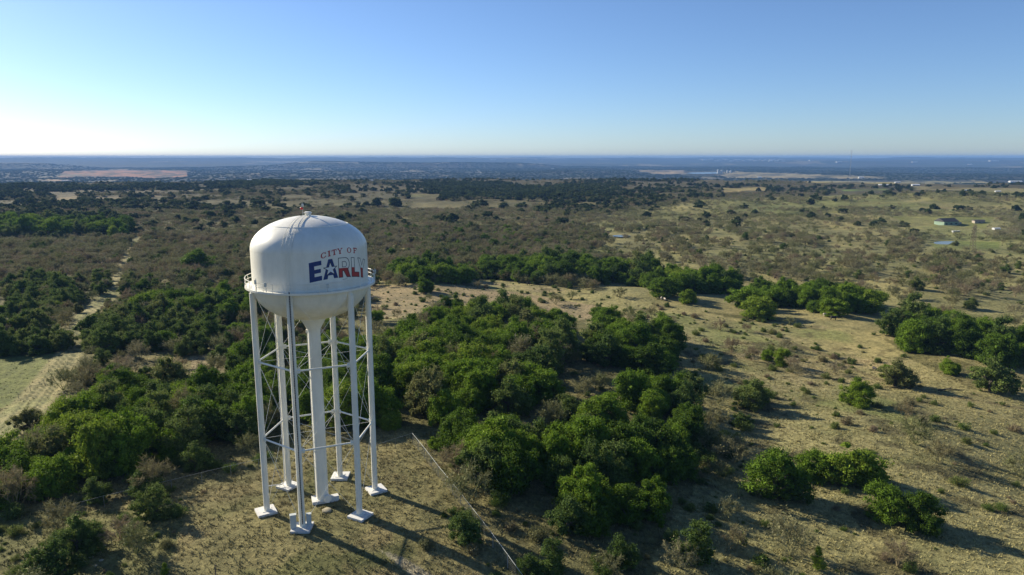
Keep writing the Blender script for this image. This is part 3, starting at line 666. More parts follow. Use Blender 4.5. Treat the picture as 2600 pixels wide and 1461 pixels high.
def twig_crown(seed, W=7.0, Hc=4.6, n1=9, n2=7, n3=26, tw=.026, leaf=0):
    """bare crown: stems, branches and very many thin twigs"""
    r = np.random.default_rng(seed); A = []; B = []; Wd = []
    stems = []
    for k in range(n1):
        a = 2 * math.pi * (k + r.random()) / n1; q = r.uniform(.25, 1); e = np.array([q * W * .30 * math.cos(a), q * W * .30 * math.sin(a), Hc * (.50 + .25 * (1 - q) + .1 * r.random())])
        s = np.array([.1 * math.cos(a), .1 * math.sin(a), .2]); m = (s + e) / 2 + (0, 0, -.25) + r.normal(size=3) * .15
        A += [s, m]; B += [m, e]; Wd += [.09, .06]; stems.append((m, e))
    ends = []
    for m, e in stems:
        for k in range(n2):
            t = r.uniform(.2, 1); s = m + (e - m) * t; d = unit((s - (0, 0, Hc * .25)) * (1, 1, .8) + r.normal(size=3) * 1.0); l = W * r.uniform(.10, .23); q = s + d * l
            A.append(s); B.append(q); Wd.append(.035); ends.append((s, q))
    for s, q in ends:
        for k in range(n3):
            t = r.uniform(.1, 1); p = s + (q - s) * t; d = unit((q - s) / np.linalg.norm(q - s) * .8 + r.normal(size=3) * .75 + (0, 0, .15)); l = W * r.uniform(.04, .11)
            A.append(p); B.append(p + d * l); Wd.append(tw)
    A = np.array(A); B = np.array(B); Wd = np.array(Wd)[:, None]; d = unit(B - A)
    s1 = unit(np.cross(d, r.normal(size=d.shape))); s2 = np.cross(d, s1)
    V = np.stack([A - s1 * Wd, A + s1 * Wd, B + s1 * Wd * .3, B - s1 * Wd * .3], 1).reshape(-1, 3); n = len(A); Fc = np.arange(4 * n).reshape(-1, 4)
    V[:, 2] = np.maximum(V[:, 2], .05)
    if leaf:
        k = r.choice(len(ends) , leaf); e = np.array([ends[i][1] for i in k]) + r.normal(size=(leaf, 3)) * W * .05
        v, f = quads(e, unit(e - (0, 0, Hc * .3)), .14, r, .8, 1.0); Fc = np.concatenate([Fc, f + len(V)]); V = np.concatenate([V, v])
    return npmesh("twig_crown", V, Fc)
def shrub_mesh(seed, W=2.4, Hc=1.5, n=900, leaf=.09, twigs=250):
    r = np.random.default_rng(seed); Vs = []; Fs = []; nb = 0
    for k in range(7):
        a = r.uniform(0, 6.28); q = math.sqrt(r.random()) * W * .32; rr = W * r.uniform(.14, .24); c = np.array([q * math.cos(a), q * math.sin(a), Hc * r.uniform(.25, .65)])
        m = n // 7; d = unit(r.normal(size=(m, 3))); pts = c + d * (rr * r.uniform(.4, 1.15, (m, 1))); pts[:, 2] = np.abs(pts[:, 2]) + .03
        v, f = quads(pts, d, leaf, r, .7, 1.0); Vs.append(v); Fs.append(f + nb); nb += len(v)
    a = r.uniform(0, 6.28, twigs); l = r.uniform(.4, 1.0, twigs) * W * .55; el = r.uniform(.4, 1.3, twigs)
    s = np.stack([r.normal(size=twigs) * W * .12, r.normal(size=twigs) * W * .12, np.zeros(twigs)], 1)
    e = s + np.stack([l * np.cos(a) * np.cos(el), l * np.sin(a) * np.cos(el), l * np.sin(el) * Hc / W * 1.6], 1); dd = unit(e - s); p = unit(np.cross(dd, r.normal(size=dd.shape))) * .014
    v = np.stack([s - p, s + p, e + p * .3, e - p * .3], 1).reshape(-1, 3); Vs.append(v); Fs.append(np.arange(4 * twigs).reshape(-1, 4) + nb)
    return npmesh("shrub", np.concatenate(Vs), np.concatenate(Fs))

PROTO = {}
def build_protos():
    P = PROTO
    P['oak'] = []
    for s in range(9):
        m, lob = oak_crown(100 + s, nlobe=[106, 120, 92, 114, 130, 84, 110, 100, 124][s], nleaf=92, leaf=.135); m.materials.append(M['oak']); t = trunk_mesh(s, lob, 10); t.materials.append(M['bark']); P['oak'].append((m, t))
    P['oaklo'] = []
    for s in range(4):
        m, lob = oak_crown(200 + s, nlobe=46, nleaf=26, leaf=.30); m.materials.append(M['oakfar']); t = trunk_mesh(s, lob, 10); t.materials.append(M['bark']); P['oaklo'].append((m, t))
    P['mesq'] = []
    for s in range(5):
        m = twig_crown(300 + s, leaf=0 if s % 2 else 250); m.materials.append(M['twig'] if s % 2 else M['twigg']); P['mesq'].append((m, None))
    P['thick'] = []
    for s in range(4):
        m = twig_crown(330 + s, W=7.5, Hc=4.2, n1=7, n2=6, n3=10, tw=.062, leaf=150 if s % 2 else 0); m.materials.append(M['twig'] if s % 2 == 0 else M['twigg']); P['thick'].append((m, None))
    P['shrub'] = []
    for s in range(5):
        m = shrub_mesh(400 + s, n=1100 if s % 2 else 650, twigs=500 if s % 2 == 0 else 200); m.materials.append(M['olive'] if s != 2 else M['twig']); P['shrub'].append((m, None))
    m, lob = oak_crown(500, W=3.0, Hc=4.2, z0=.2, nlobe=16, nleaf=200, leaf=.24, shape='cone'); m.materials.append(M['oak']); P['cedar'] = [(m, trunk_mesh(9, lob, 3, .3, .1))]; P['cedar'][0][1].materials.append(M['bark'])
    P['brushoak'] = []
    for s in range(3):      # looser green-brown scrub tree, open crown
        m, lob = oak_crown(600 + s, W=8, Hc=5.6, z0=.5, nlobe=84, nleaf=62, leaf=.17, core=.5, under=.9); m.materials.append(M['olive']); t = trunk_mesh(40 + s, lob, 8); t.materials.append(M['bark']); P['brushoak'].append((m, t))
build_protos()
PW = {'oak': 10.0, 'oaklo': 10.0, 'mesq': 5.6, 'thick': 6.0, 'shrub': 2.4, 'cedar': 3.0, 'brushoak': 8.0}

# ------------------------------------------------------------------ planting plan
PLANTS = []     # dict(kind, x, y, z, w, h, rz, var, zone)
def plant(kind, x, y, wm, squash=1.0, zone=None, var=None):
    PLANTS.append(dict(kind=kind, x=float(x), y=float(y), z=float(hgt(x, y)), w=wm, sq=squash, rz=random.uniform(0, 6.28), var=random.randrange(100) if var is None else var, zone=zone))
def plant_px(kind, cx, cy, wpx, squash=1.0, k=.30, **kw):
    p = ato(cx, cy + k * wpx)[0]; depth = p[1] * CP - p[2] * SP; wm = wpx * OV * depth / F_PX
    plant(kind, p[0], p[1], wm, squash, **kw)
GROVES = [  # (zone, kind, polygon of crown centres, spacing m, size range m)
    ('mid', 'oak', [(945, 860), (1010, 815), (1090, 800), (1130, 780), (1190, 800), (1250, 780), (1320, 775), (1345, 805), (1425, 815), (1440, 850), (1425, 895), (1395, 950), (1385, 1000), (1340, 1040), (1280, 1050), (1180, 1060), (1070, 1045), (1010, 985), (955, 975)], 7.0, (8.5, 13)),
    ('knoll', 'oak', [(1460, 885), (1560, 845), (1640, 815), (1700, 870), (1700, 905), (1620, 930), (1500, 910)], 7.0, (9, 13)),
    ('island', 'oak', [(1550, 1000), (1620, 975), (1740, 985), (1755, 1020), (1740, 1045), (1640, 1050), (1570, 1025)], 6.0, (7.5, 11)),
    ('near', 'oak', [(1120, 1130), (1170, 1100), (1300, 1090), (1420, 1100), (1520, 1110), (1600, 1085), (1740, 1075), (1750, 1120), (1700, 1190), (1690, 1260), (1620, 1310), (1520, 1320), (1440, 1290), (1370, 1250), (1260, 1235), (1170, 1200)], 5.4, (6.5, 11)),
    ('left', 'oak', [(100, 1100), (190, 1045), (290, 1000), (400, 985), (490, 985), (570, 1010), (650, 1000), (700, 1010), (690, 1075), (600, 1105), (500, 1130), (300, 1180), (170, 1225), (80, 1255), (0, 1280), (-120, 1320), (-120, 1220), (0, 1175)], 5.2, (7, 11)),
    ('behind', 'oak', [(600, 900), (660, 890), (720, 900), (760, 1000), (700, 1020), (620, 985)], 7, (8, 11)),
    ('behind', 'oak', [(760, 910), (860, 860), (940, 860), (950, 960), (960, 1010), (940, 1060), (850, 1075), (760, 1060), (720, 1000)], 7, (8, 12)),
    ('beltwest', 'oak', [(985, 690), (1010, 672), (1090, 668), (1180, 685), (1185, 700), (1100, 700), (1000, 703)], 7, (9, 14)),
    ('belt', 'oak', [(1215, 665), (1260, 655), (1340, 662), (1460, 658), (1520, 672), (1600, 680), (1700, 695), (1850, 705), (1850, 725), (1740, 725), (1660, 715), (1560, 700), (1440, 700), (1330, 698), (1230, 690)], 6.8, (9, 15)),
    ('hedge', 'oak', [(1880, 730), (1990, 725), (2080, 735), (2180, 755), (2205, 775), (2100, 782), (2000, 762), (1900, 745)], 6, (9, 14)),
    ('eastbelt', 'oak', [(2235, 805), (2330, 795), (2440, 820), (2520, 850), (2620, 890), (2620, 920), (2500, 905), (2400, 890), (2310, 880), (2240, 830)], 7.5, (9, 13)),
    ('farwest', 'oak', [(-30, 550), (90, 548), (210, 552), (330, 560), (330, 585), (200, 580), (60, 582), (-30, 585)], 12, (10, 17)),
    ('midwest', 'brushoak', [(20, 735), (100, 700), (190, 705), (190, 765), (90, 785), (30, 790)], 6.5, (7, 11)),
    ('midwest', 'oak', [(340, 775), (430, 755), (520, 745), (600, 735), (640, 745), (640, 790), (560, 800), (460, 810), (350, 800)], 8, (8, 12)),
    ('midwest', 'brushoak', [(200, 830), (260, 805), (330, 800), (400, 810), (470, 830), (560, 830), (560, 860), (430, 850), (330, 870), (230, 885)], 7, (7, 11)),
    ('midwest', 'brushoak', [(-40, 830), (60, 815), (150, 830), (180, 860), (120, 880), (-40, 885)], 6.5, (7, 11)),
]
def scatter_poly(poly, spacing, seed):
    r = np.random.default_rng(seed); pts = np.concatenate([ato(u, v) for u, v in poly]); lo, hi = pts[:, :2].min(0) - 3, pts[:, :2].max(0) + 3
    gx = np.arange(lo[0], hi[0], spacing); gy = np.arange(lo[1], hi[1], spacing * .87); out = []
    X, Y = np.meshgrid(gx, gy); X = X + (np.arange(len(gy)) % 2)[:, None] * spacing / 2; X = X.ravel() + r.uniform(-.33, .33, X.size) * spacing; Y = Y.ravel() + r.uniform(-.33, .33, Y.size) * spacing
    ok = inpoly(X, Y, [tuple(p[:2]) for p in pts]); return X[ok], Y[ok]
for gi, (zone, kind, poly, sp, (a, b_)) in enumerate(GROVES):
    poly2 = [(u, v + 14 + max(0, v - 900) * .035) for u, v in poly]
    X, Y = scatter_poly(poly2, sp, 50 + gi)
    for x, y in zip(X, Y):
        kk = kind; rv = random.random()
        if kind == 'oak' and zone != 'hedge' and rv < .16: kk = 'brushoak'
        if kind == 'oak' and zone in ('near', 'mid', 'left') and rv > .92: kk = 'mesq'
        wv = a + (b_ - a) * random.random() ** 1.3 * 1.15
        plant(kk, x, y, wv * (.75 if kk == 'mesq' else 1), random.uniform(.85, 1.35), zone=zone)
for a in [(1530, 795, 105, 'oak'), (1502, 790, 60, 'oak'), (1890, 995, 120, 'brushoak'), (1900, 985, 85, 'oak'), (2160, 990, 98, 'oak'), (2250, 940, 105, 'brushoak'), (2235, 935, 60, 'oak'), (2490, 945, 130, 'brushoak'), (1948, 1195, 190, 'oak'), (2045, 1165, 120, 'oak'), (1990, 1225, 110, 'brushoak'), (2150, 1160, 185, 'oak'), (2200, 1185, 90, 'oak'), (2100, 1170, 80, 'oak'), (2235, 1265, 145, 'oak'), (2310, 1285, 140, 'oak'),
          (495, 650, 95, 'oak'), (405, 850, 95, 'oak'), (305, 945, 85, 'oak'), (75, 1055, 100, 'brushoak'), (425, 975, 110, 'oak'), (575, 780, 85, 'oak'), (1488, 1300, 115, 'oak'), (1165, 1325, 120, 'brushoak'), (1880, 735, 125, 'oak'), (1905, 765, 110, 'oak'), (1940, 740, 100, 'oak'), (1675, 715, 100, 'oak'), (1730, 745, 60, 'oak'), (1815, 712, 80, 'brushoak'),
          (1640, 690, 80, 'oak'), (60, 1190, 120, 'oak'), (0, 1230, 150, 'oak'), (1480, 1075, 120, 'brushoak'), (1140, 690, 75, 'oak'), (1070, 715, 70, 'oak'), (1560, 1390, 110, 'brushoak'), (1180, 1130, 100, 'oak'), (1100, 1110, 55, 'oak'), (250, 700, 60, 'brushoak'), (2390, 1010 - 90, 70, 'oak'), (1390, 1400, 120, 'brushoak'), (1330, 1420, 90, 'brushoak'), (975, 1050, 90, 'oak')]:
    plant_px(a[3], a[0], a[1], a[2], .95, zone='single')
for a in [(1962, 900, 60), (1932, 895, 42)]: plant_px('oak', a[0], a[1], a[2], 1.1, zone='twin')
plant_px('cedar', 2055, 1420, 48, 1.0, zone='cedar'); plant_px('cedar', 415, 1435, 30, .8, zone='cedar'); plant_px('cedar', 1870, 1360, 30, .8, zone='cedar')
for a in [(1320, 515, 130), (1220, 515, 60), (985, 510, 70), (940, 512, 60), (890, 515, 60), (1380, 512, 60), (1740, 510, 60), (2050, 495, 20), (2355, 515, 22), (645, 505, 50), (600, 508, 60), (680, 510, 45)]:
    for k in range(max(1, int(a[2] / 22))): plant_px('oaklo', a[0] + random.uniform(-.5, .5) * a[2], a[1] + random.uniform(-2, 3), random.uniform(24, 34), .8, zone='farrow')

# free scatter by zones
Z_BELTCLEAR = [(930, 690), (1230, 700), (1600, 720), (1850, 760), (2230, 800), (2576, 930), (2700, 960), (2700, 840), (2220, 760), (1860, 700), (1600, 670), (1200, 640), (950, 640)]
def density(px, py, d):
    """plants per square metre: oak, brushoak, mesquite, shrub"""
    n = len(px); D = np.zeros((4, n))
    mid = (py < 760) & (px < 1500); near = d < 330
    D[2] = np.where(mid, .066, .0); D[3] = np.where(mid, .01, 0); D[1] = np.where(mid, .003, 0)
    left = (px < 960) & (py >= 700) & (py < 1010); D[:, left] = np.array([[.0012], [.010], [.018], [.02]])
    ll = (px < 960) & (py >= 1010); D[:, ll] = 0
    band = (px >= 1400) & (py < 560) & (py > 500); D[:, band] = np.array([[.0010], [.004], [.030], [.008]])
    rz = inpoly(px, py, Z_RIGHT); D[:, rz] = np.array([[0], [.0009], [.0125], [.016]])
    bc = (px >= 930) & (px < 1500) & (py > 560) & (py < 660); D[:, bc] = np.array([[.0006], [.006], [.038], [.01]])
    pz = inpoly(px, py, Z_PAST); D[:, pz] = np.array([[0], [0], [.0011], [.034]])
    cl = inpoly(px, py, Z_CLEAR); D[:, cl] = 0
    ed = inpoly(px, py, [(-40, 1290), (250, 1225), (450, 1170), (640, 1120), (670, 1160), (560, 1230), (480, 1290), (430, 1370), (330, 1400), (-40, 1420)]); D[:, ed] = np.array([[0], [.009], [.014], [.10]])
    ed = inpoly(px, py, [(-40, 1400), (330, 1400), (430, 1370), (400, 1500), (-40, 1550)]); D[:, ed] = np.array([[0], [.002], [.005], [.10]])
    ed = inpoly(px, py, [(1040, 1100), (1110, 1110), (1230, 1230), (1400, 1290), (1700, 1350), (2000, 1420), (2000, 1500), (1280, 1500), (1180, 1300)]); D[:, ed] = np.array([[0], [.0015], [.010], [.055]])
    ed = inpoly(px, py, [(1740, 1060), (1860, 1050), (1900, 1200), (1700, 1350)]); D[:, ed] = np.array([[0], [.002], [.006], [.06]])
    ed = inpoly(px, py, [(1020, 1270), (1200, 1270), (1300, 1420), (1250, 1500), (1100, 1460)]); D[:, ed] = np.array([[0], [0], [0], [.10]])
    ed = inpoly(px, py, [(2300, 1100), (2600, 1180), (2650, 1300), (2500, 1280), (2350, 1180)]); D[:, ed] = np.array([[0], [.0015], [.006], [.03]])
    g = inpoly(px, py, [(1380, 900), (1520, 930), (1540, 1050), (1400, 1060)]); D[:, g] = np.array([[0], [0], [.012], [.03]])
    g = inpoly(px, py, [(1370, 1035), (1545, 1040), (1570, 1110), (1400, 1115)]); D[:, g] = np.array([[.002], [.014], [.022], [.05]])
    D[:, track_mask(px, py) > .2] = 0
    D[:, inpoly(px, py, Z_LEFTF)] = 0
    fm = np.zeros(n, bool)
    for poly, c in FIELDS: fm |= inpoly(px, py, poly)
    D[:, fm] *= .04
    fmp = inpoly(px, py, [(1530, 586), (1600, 586), (1600, 612), (1530, 612)]) | inpoly(px, py, [(2330, 600), (2420, 600), (2420, 640), (2330, 640)]) | inpoly(px, py, [(2340, 548), (2440, 548), (2440, 595), (2340, 595)]); D[:, fmp] *= .1
    return D
def candidates(d0, d1, dens, seed, amax=44):
    r = np.random.default_rng(seed); n = int(R_(2 * amax) / 2 * (d1 ** 2 - d0 ** 2) * dens)
    d = np.sqrt(r.uniform(d0 ** 2, d1 ** 2, n)); a = R_(1) * r.uniform(-amax, amax, n); x, y = d * np.sin(a), d * np.cos(a); z = hgt(x, y)
    px, py = project(x, y, z); return x, y, z, px / OV, py / OV, d, r.random(n), r
x, y, z, px, py, d, u, r = candidates(55, 620, .13, 11)
D = density(px, py, d) / .13
cl = sstep(.35, .65, vnoise(x, y, 26, 21)); D = D * np.where((py < 900) & (px < 1500), .75 + .5 * cl, .35 + 1.3 * cl)
cum = np.cumsum(D, 0)
rt = np.hypot(x - T[0], y - T[1])
pick = np.where(u < cum[0], 0, np.where(u < cum[1], 1, np.where(u < cum[2], 2, np.where(u < cum[3], 3, -1)))); pick[rt < 17] = -1
for k, kind, (lo, hi) in ((0, 'oak', (7, 11)), (1, 'brushoak', (4.5, 8)), (2, 'mesq', (3.8, 7.5)), (3, 'shrub', (.7, 3.6))):
    for i in np.where(pick == k)[0]: plant(kind, x[i], y[i], lo + (hi - lo) * random.random() ** (2.6 if kind == 'shrub' else 1.4), random.uniform(.8, 1.15), zone='wild')

# ------------------------------------------------------------------ labels for the plants kept as individuals
LAND = [('water tower', 780, 1000), ('yellow field by the dirt track', 60, 950), ('lower dirt track', 60, 1080), ('bend of the dirt track', 190, 850), ('upper dirt track', 335, 640),
        ('lone round oak on the left', 490, 645), ('pale limestone rocks', 240, 1390), ('dark lone post', 543, 1440), ('bare patch left of the tower', 540, 920), ('tower balcony', 780, 720), ('tank roof', 780, 560),
        ('fence corner', 1040, 1100), ('lower fence rail', 1270, 1400), ('pale path', 1040, 1440), ('farm pond', 1560, 595), ('dark cow by the belt', 1330, 716), ('pair of pale cows', 1668, 750),
        ('white cow', 2078, 792), ('black cow', 2096, 800), ('dark calf', 2200, 928), ('lone twin oak', 1945, 895), ('round pasture oak', 2160, 990), ('faint cattle trail', 2080, 930), ('green house', 2378, 552), ('lattice pole', 2450, 595),
        ('broad oak pair at lower right', 2100, 1160), ('bright oak at lower right', 2260, 1270), ('little cedar', 2055, 1425), ('bright near oak', 1488, 1310), ('grove of the knoll', 1600, 860), ('small oak island', 1650, 1010),
        ('lone square oak', 1530, 795), ('low hill on the right', 2330, 500), ('right edge of the photo', 2560, 700), ('lower right corner', 2540, 1420), ('left edge of the photo', 10, 760), ('west end of the oak belt', 1080, 680), ('middle of the oak belt', 1450, 680), ('dense oak hedge', 2100, 760), ('big belt oak', 1900, 750),
        ('center of the great grove', 1200, 920), ('grove top', 1290, 780), ('near grove', 1300, 1150), ('shadowed hollow', 1750, 1250), ('left oak wood', 350, 1060), ('far left green trees', 150, 560), ('fallen log', 2390, 985), ('east end of the belt', 2480, 880), ('bottom edge of the photo', 1650, 1430), ('open slope', 2250, 1080)]
ORD = ['first', 'second', 'third', 'fourth', 'fifth', 'sixth', 'seventh', 'eighth', 'ninth', 'tenth', 'eleventh', 'twelfth', 'thirteenth', 'fourteenth', 'fifteenth', 'sixteenth', 'seventeenth', 'eighteenth', 'nineteenth', 'twentieth',
       'twenty-first', 'twenty-second', 'twenty-third', 'twenty-fourth', 'twenty-fifth', 'twenty-sixth', 'twenty-seventh', 'twenty-eighth', 'twenty-ninth', 'thirtieth']
KN = {'oak': ('oak_tree', 'oak tree', 'evergreen oak', 'green oaks of the ranch'), 'brushoak': ('scrub_oak', 'scrub tree', 'olive scrub oak', 'olive scrub oaks of the ranch'), 'oaklo': ('oak_tree', 'oak tree', 'dark oak', 'green oaks of the ranch'),
      'mesq': ('mesquite_tree', 'mesquite', 'bare mesquite', 'bare mesquites of the pasture'), 'shrub': ('shrub', 'shrub', 'scrubby shrub', 'low shrubs of the pasture'), 'cedar': ('cedar_tree', 'cedar', 'small cedar', 'young cedars')}
def apply_labels(items):
    cells = {}
    for p in items:
        u, v = project(p['x'], p['y'], p['z'] + p['w'] * .3); u, v = float(u) / OV, float(v) / OV; p['px'], p['py'] = u, v
        sc = [((u - lx) ** 2 + (1.8 * (v - ly)) ** 2, n, lx, ly) for n, lx, ly in LAND]; _, n, lx, ly = min(sc)
        dx, dy = u - lx, 1.8 * (v - ly)
        rel = ('right of' if dx > 0 else 'left of') if abs(dx) > abs(dy) else ('below' if dy > 0 else 'above')
        fl = KN[p['kind']][2]
        if p['kind'] == 'shrub': fl = ('leafy shrub' if p['var'] % 5 != 2 else 'brown twiggy shrub')
        if p['kind'] == 'mesq': fl = ('brown bare mesquite' if p['var'] % 5 % 2 else 'grey mesquite')
        cells.setdefault((fl, n, rel), []).append(p)
    for (fl, n, rel), ps in cells.items():
        ps.sort(key=lambda p: p['px'])
        ws = sorted(p['w'] for p in ps)
        if len(ps) == 1: ps[0]['label'] = f"{fl} standing alone {rel} the {n}"; continue
        for k, p in enumerate(ps):
            sz = 'large' if p['w'] >= ws[int(len(ws) * .67)] else ('small' if p['w'] <= ws[int(len(ws) * .33)] else 'medium')
            p['label'] = f"{sz} {fl}, {ORD[min(k, 29)]} from left, {rel} the {n}"
def visible(p): 
    u, v = project(p['x'], p['y'], p['z'] + 1); return bool(-60 < u < 2660 and 380 < v < 1560)
def dist(p): return math.hypot(p['x'], p['y'])
INDIV = []; REST = {}
for kind, lim in (('oak', 295), ('brushoak', 250), ('mesq', 298), ('shrub', 298), ('cedar', 9), ('oaklo', 0)):
    ps = [p for p in PLANTS if p['kind'] == kind]; vis = [p for p in ps if visible(p)]; inv = [p for p in ps if not visible(p)]
    vis.sort(key=lambda p: -p['w'] / (dist(p) + 1)); INDIV += vis[:lim]; REST[kind] = vis[lim:] + inv
apply_labels(INDIV)
SRC = {}
def add_plant(p):
    kn = KN[p['kind']]; protos = PROTO[p['kind']]; crown, trunk = protos[p['var'] % len(protos)]; s = p['w'] / PW[p['kind']]
    hs = s * p['sq'] if p['kind'] != 'oak' else (s * .55 + .45 * min(s, 1.0)) * p['sq']
    if trunk is None:
        o = obj(kn[0], crown, None); base = o
    else:
        base = empty(kn[0]); c = obj("crown", crown, None, base); obj("trunk", trunk, None, base)
    base.location = (p['x'], p['y'], p['z'] - .12); base.rotation_euler = (0, 0, p['rz']); base.scale = (s, s, hs)
    tag(base, p['label'], kn[1], kn[3]); SRC.setdefault((p['kind'], p['var'] % len(protos)), c if trunk is not None else base)
for p in INDIV: add_plant(p)
print('individuals', {k: sum(p['kind'] == k for p in INDIV) for k in KN}, 'rest', {k: len(v) for k, v in REST.items()})

# ------------------------------------------------------------------ uncountable growth: instances on points
def stuff(name, X, Y, rz, sc, pick, meshes, label, cat, zs=None):
    """one object whose geometry nodes put its own plant meshes on its points"""
    srcs = meshes; Zp = hgt(X, Y) - .1; n = len(X)
    m = bpy.data.meshes.new(name); m.vertices.add(n); m.vertices.foreach_set("co", np.stack([X, Y, Zp], 1).astype(np.float32).ravel())
    for nm, arr, ty in (("rz", rz, 'FLOAT'), ("sc", sc, 'FLOAT'), ("zs", zs if zs is not None else sc, 'FLOAT'), ("pick", pick, 'INT')):
        a = m.attributes.new(nm, ty, 'POINT'); a.data.foreach_set("value", np.asarray(arr, dtype=np.int32 if ty == 'INT' else np.float32))
    m.update(); o = obj(name, m, None); g = bpy.data.node_groups.new(name, 'GeometryNodeTree')
    g.interface.new_socket("Geometry", in_out='INPUT', socket_type='NodeSocketGeometry'); g.interface.new_socket("Geometry", in_out='OUTPUT', socket_type='NodeSocketGeometry')
    gi = g.nodes.new('NodeGroupInput'); go = g.nodes.new('NodeGroupOutput'); ip = g.nodes.new('GeometryNodeInstanceOnPoints'); jn = g.nodes.new('GeometryNodeGeometryToInstance')
    for so in reversed(srcs):
        oi = g.nodes.new('GeometryNodeObjectInfo'); oi.inputs[0].default_value = so; oi.transform_space = 'ORIGINAL'; oi.inputs['As Instance'].default_value = False
        g.links.new(oi.outputs['Geometry'], jn.inputs[0])
    def na(nm, ty):
        q = g.nodes.new('GeometryNodeInputNamedAttribute'); q.data_type = ty; q.inputs[0].default_value = nm; return q.outputs[0]
    cx = g.nodes.new('ShaderNodeCombineXYZ'); s_ = na("sc", 'FLOAT'); g.links.new(s_, cx.inputs[0]); g.links.new(s_, cx.inputs[1]); g.links.new(na("zs", 'FLOAT'), cx.inputs[2])
    cr = g.nodes.new('ShaderNodeCombineXYZ'); g.links.new(na("rz", 'FLOAT'), cr.inputs[2])
    g.links.new(gi.outputs[0], ip.inputs['Points']); g.links.new(jn.outputs[0], ip.inputs['Instance']); ip.inputs['Pick Instance'].default_value = True
    g.links.new(na("pick", 'INT'), ip.inputs['Instance Index']); g.links.new(cr.outputs[0], ip.inputs['Rotation']); g.links.new(cx.outputs[0], ip.inputs['Scale'])
    g.links.new(ip.outputs[0], go.inputs[0])
    md = o.modifiers.new("plants", 'NODES'); md.node_group = g
    return tag(o, label, cat, kind="stuff")
def rest_arrays(kinds):
    ps = [p for k in kinds for p in REST[k]]; return ps
# near brush beyond the individuals
def rest_stuff(name, kind, label, cat, srckind):
    ps = REST[kind]
    if not ps: return
    srcs = [SRC[k] for k in sorted(SRC) if k[0] == srckind]; a = lambda k: np.array([p[k] for p in ps])
    sc = a('w') / PW[srckind]; stuff(name, a('x'), a('y'), a('rz'), sc, a('var') % len(srcs), srcs, label, cat, sc * a('sq'))
# the far tree kinds need one real tree each to copy from: a thing of its own in the near view
def far_source(kind, u, v, wpx, var, label, name, cat, trunk=True):
    p = ato(u, v)[0]; depth = p[1] * CP - p[2] * SP; s = wpx * OV * depth / F_PX / PW[kind]; crown, tr = PROTO[kind][var]
    if tr is not None: b = empty(name, tuple(p), var, s); c = obj("crown", crown, None, b); obj("trunk", tr, None, b)
    else: c = b = obj(name, crown, None, None, tuple(p)); b.scale = (s, s, s)
    tag(b, label, cat); return c
OLO = [far_source('oaklo', *a) for a in [(948, 518, 34, 0, "dark round oak at the left end of the far row beside the tan field", 'oak_tree', 'oak tree'), (990, 519, 38, 1, "dark oak ending the far row next to the tan field", 'oak_tree', 'oak tree'),
                                         (1215, 524, 34, 2, "dark oak at the left end of the second far row", 'oak_tree', 'oak tree'), (2050, 500, 22, 3, "small dark oak alone on the pale slope far right", 'oak_tree', 'oak tree')]]
THK = [far_source('thick', *a) for a in [(1110, 590, 30, 0, "bare brown mesquite in the thicket right of the tank", 'mesquite_tree', 'mesquite'), (2380, 640, 34, 1, "olive mesquite with a rounded crown below the green puddle", 'mesquite_tree', 'mesquite'),
                                         (1330, 610, 32, 2, "brown bare mesquite left of the farm pond", 'mesquite_tree', 'mesquite'), (2240, 640, 36, 3, "domed brown mesquite on two stems in the right pasture", 'mesquite_tree', 'mesquite')]]
rest_stuff('oak_woodland', 'oak', "green oaks growing on past the counted groves", "woodland", 'oak')
rest_stuff('scrub_thicket', 'brushoak', "olive scrub trees on both sides of the counted ones", "thicket", 'brushoak')
rest_stuff('mesquite_thicket', 'mesq', "bare brown mesquite thicket filling the flat behind the tank", "thicket", 'mesq')
rest_stuff('ground_brush', 'shrub', "low scrub dotted over the pastures and under the trees", "brush", 'shrub')
ps = REST['oaklo']; a_ = lambda k: np.array([p[k] for p in ps]); stuff('far_oak_row', a_('x'), a_('y'), a_('rz'), a_('w') / 10, a_('var') % 4, OLO, "far rows of dark oaks at the back of the brown flat", "trees", a_('w') / 10 * a_('sq'))

# 620 m to the edge of the plateau
x, y, z, px, py, d, u, r = candidates(620, 2000, .024, 31)
nz = vnoise(x, y, 90, 31, 3); nl = vnoise(x, y, 260, 32, 3)
fm = np.zeros(len(x), bool)
for poly, c in FIELDS: fm |= inpoly(px, py, poly)
right = inpoly(px, py, [(1500, 545), (1720, 500), (2210, 488), (2700, 468), (2700, 700), (1500, 700)])
dens = np.where(right, np.where(py < 575, .021, .013) * (.45 + 1.1 * sstep(.35, .65, nz)), .0235 * (.7 + .3 * sstep(.3, .5, nz)))
dens[inpoly(px, py, [(1530, 586), (1600, 586), (1600, 612), (1530, 612)])] *= .1
dens[inpoly(px, py, [(2340, 546), (2520, 546), (2520, 585), (2340, 585)])] *= .3
dens[track_mask(px, py) > .3] *= .05
oakf = np.where(py > 532, .04, np.where(py > 500, .22, .62)) * (.15 + 1.6 * sstep(.40, .58, nl)); oakf = np.where(right, .03 * sstep(.5, .7, nl) + (py < 500) * .09, np.where(px > 1500, oakf * .6, oakf))
oakf[inpoly(px, py, [(0, 535), (340, 545), (340, 590), (0, 590)])] = .55
dens = dens * np.where((px > 1560) & (py < 500), .38, 1.0) * np.where((px > 1950) & (py < 488), .5, 1.0)
for poly, c in FIELDS: fm |= inpoly(px, py - 6, poly)
clear = (sstep(.54, .62, vnoise(x, y, 150, 35, 3)) * (py < 525)); dens = dens * (1 - .93 * clear)
ok = (u < dens / .024) & (~fm | (u < .0006)); isoak = r.random(len(x)) < oakf
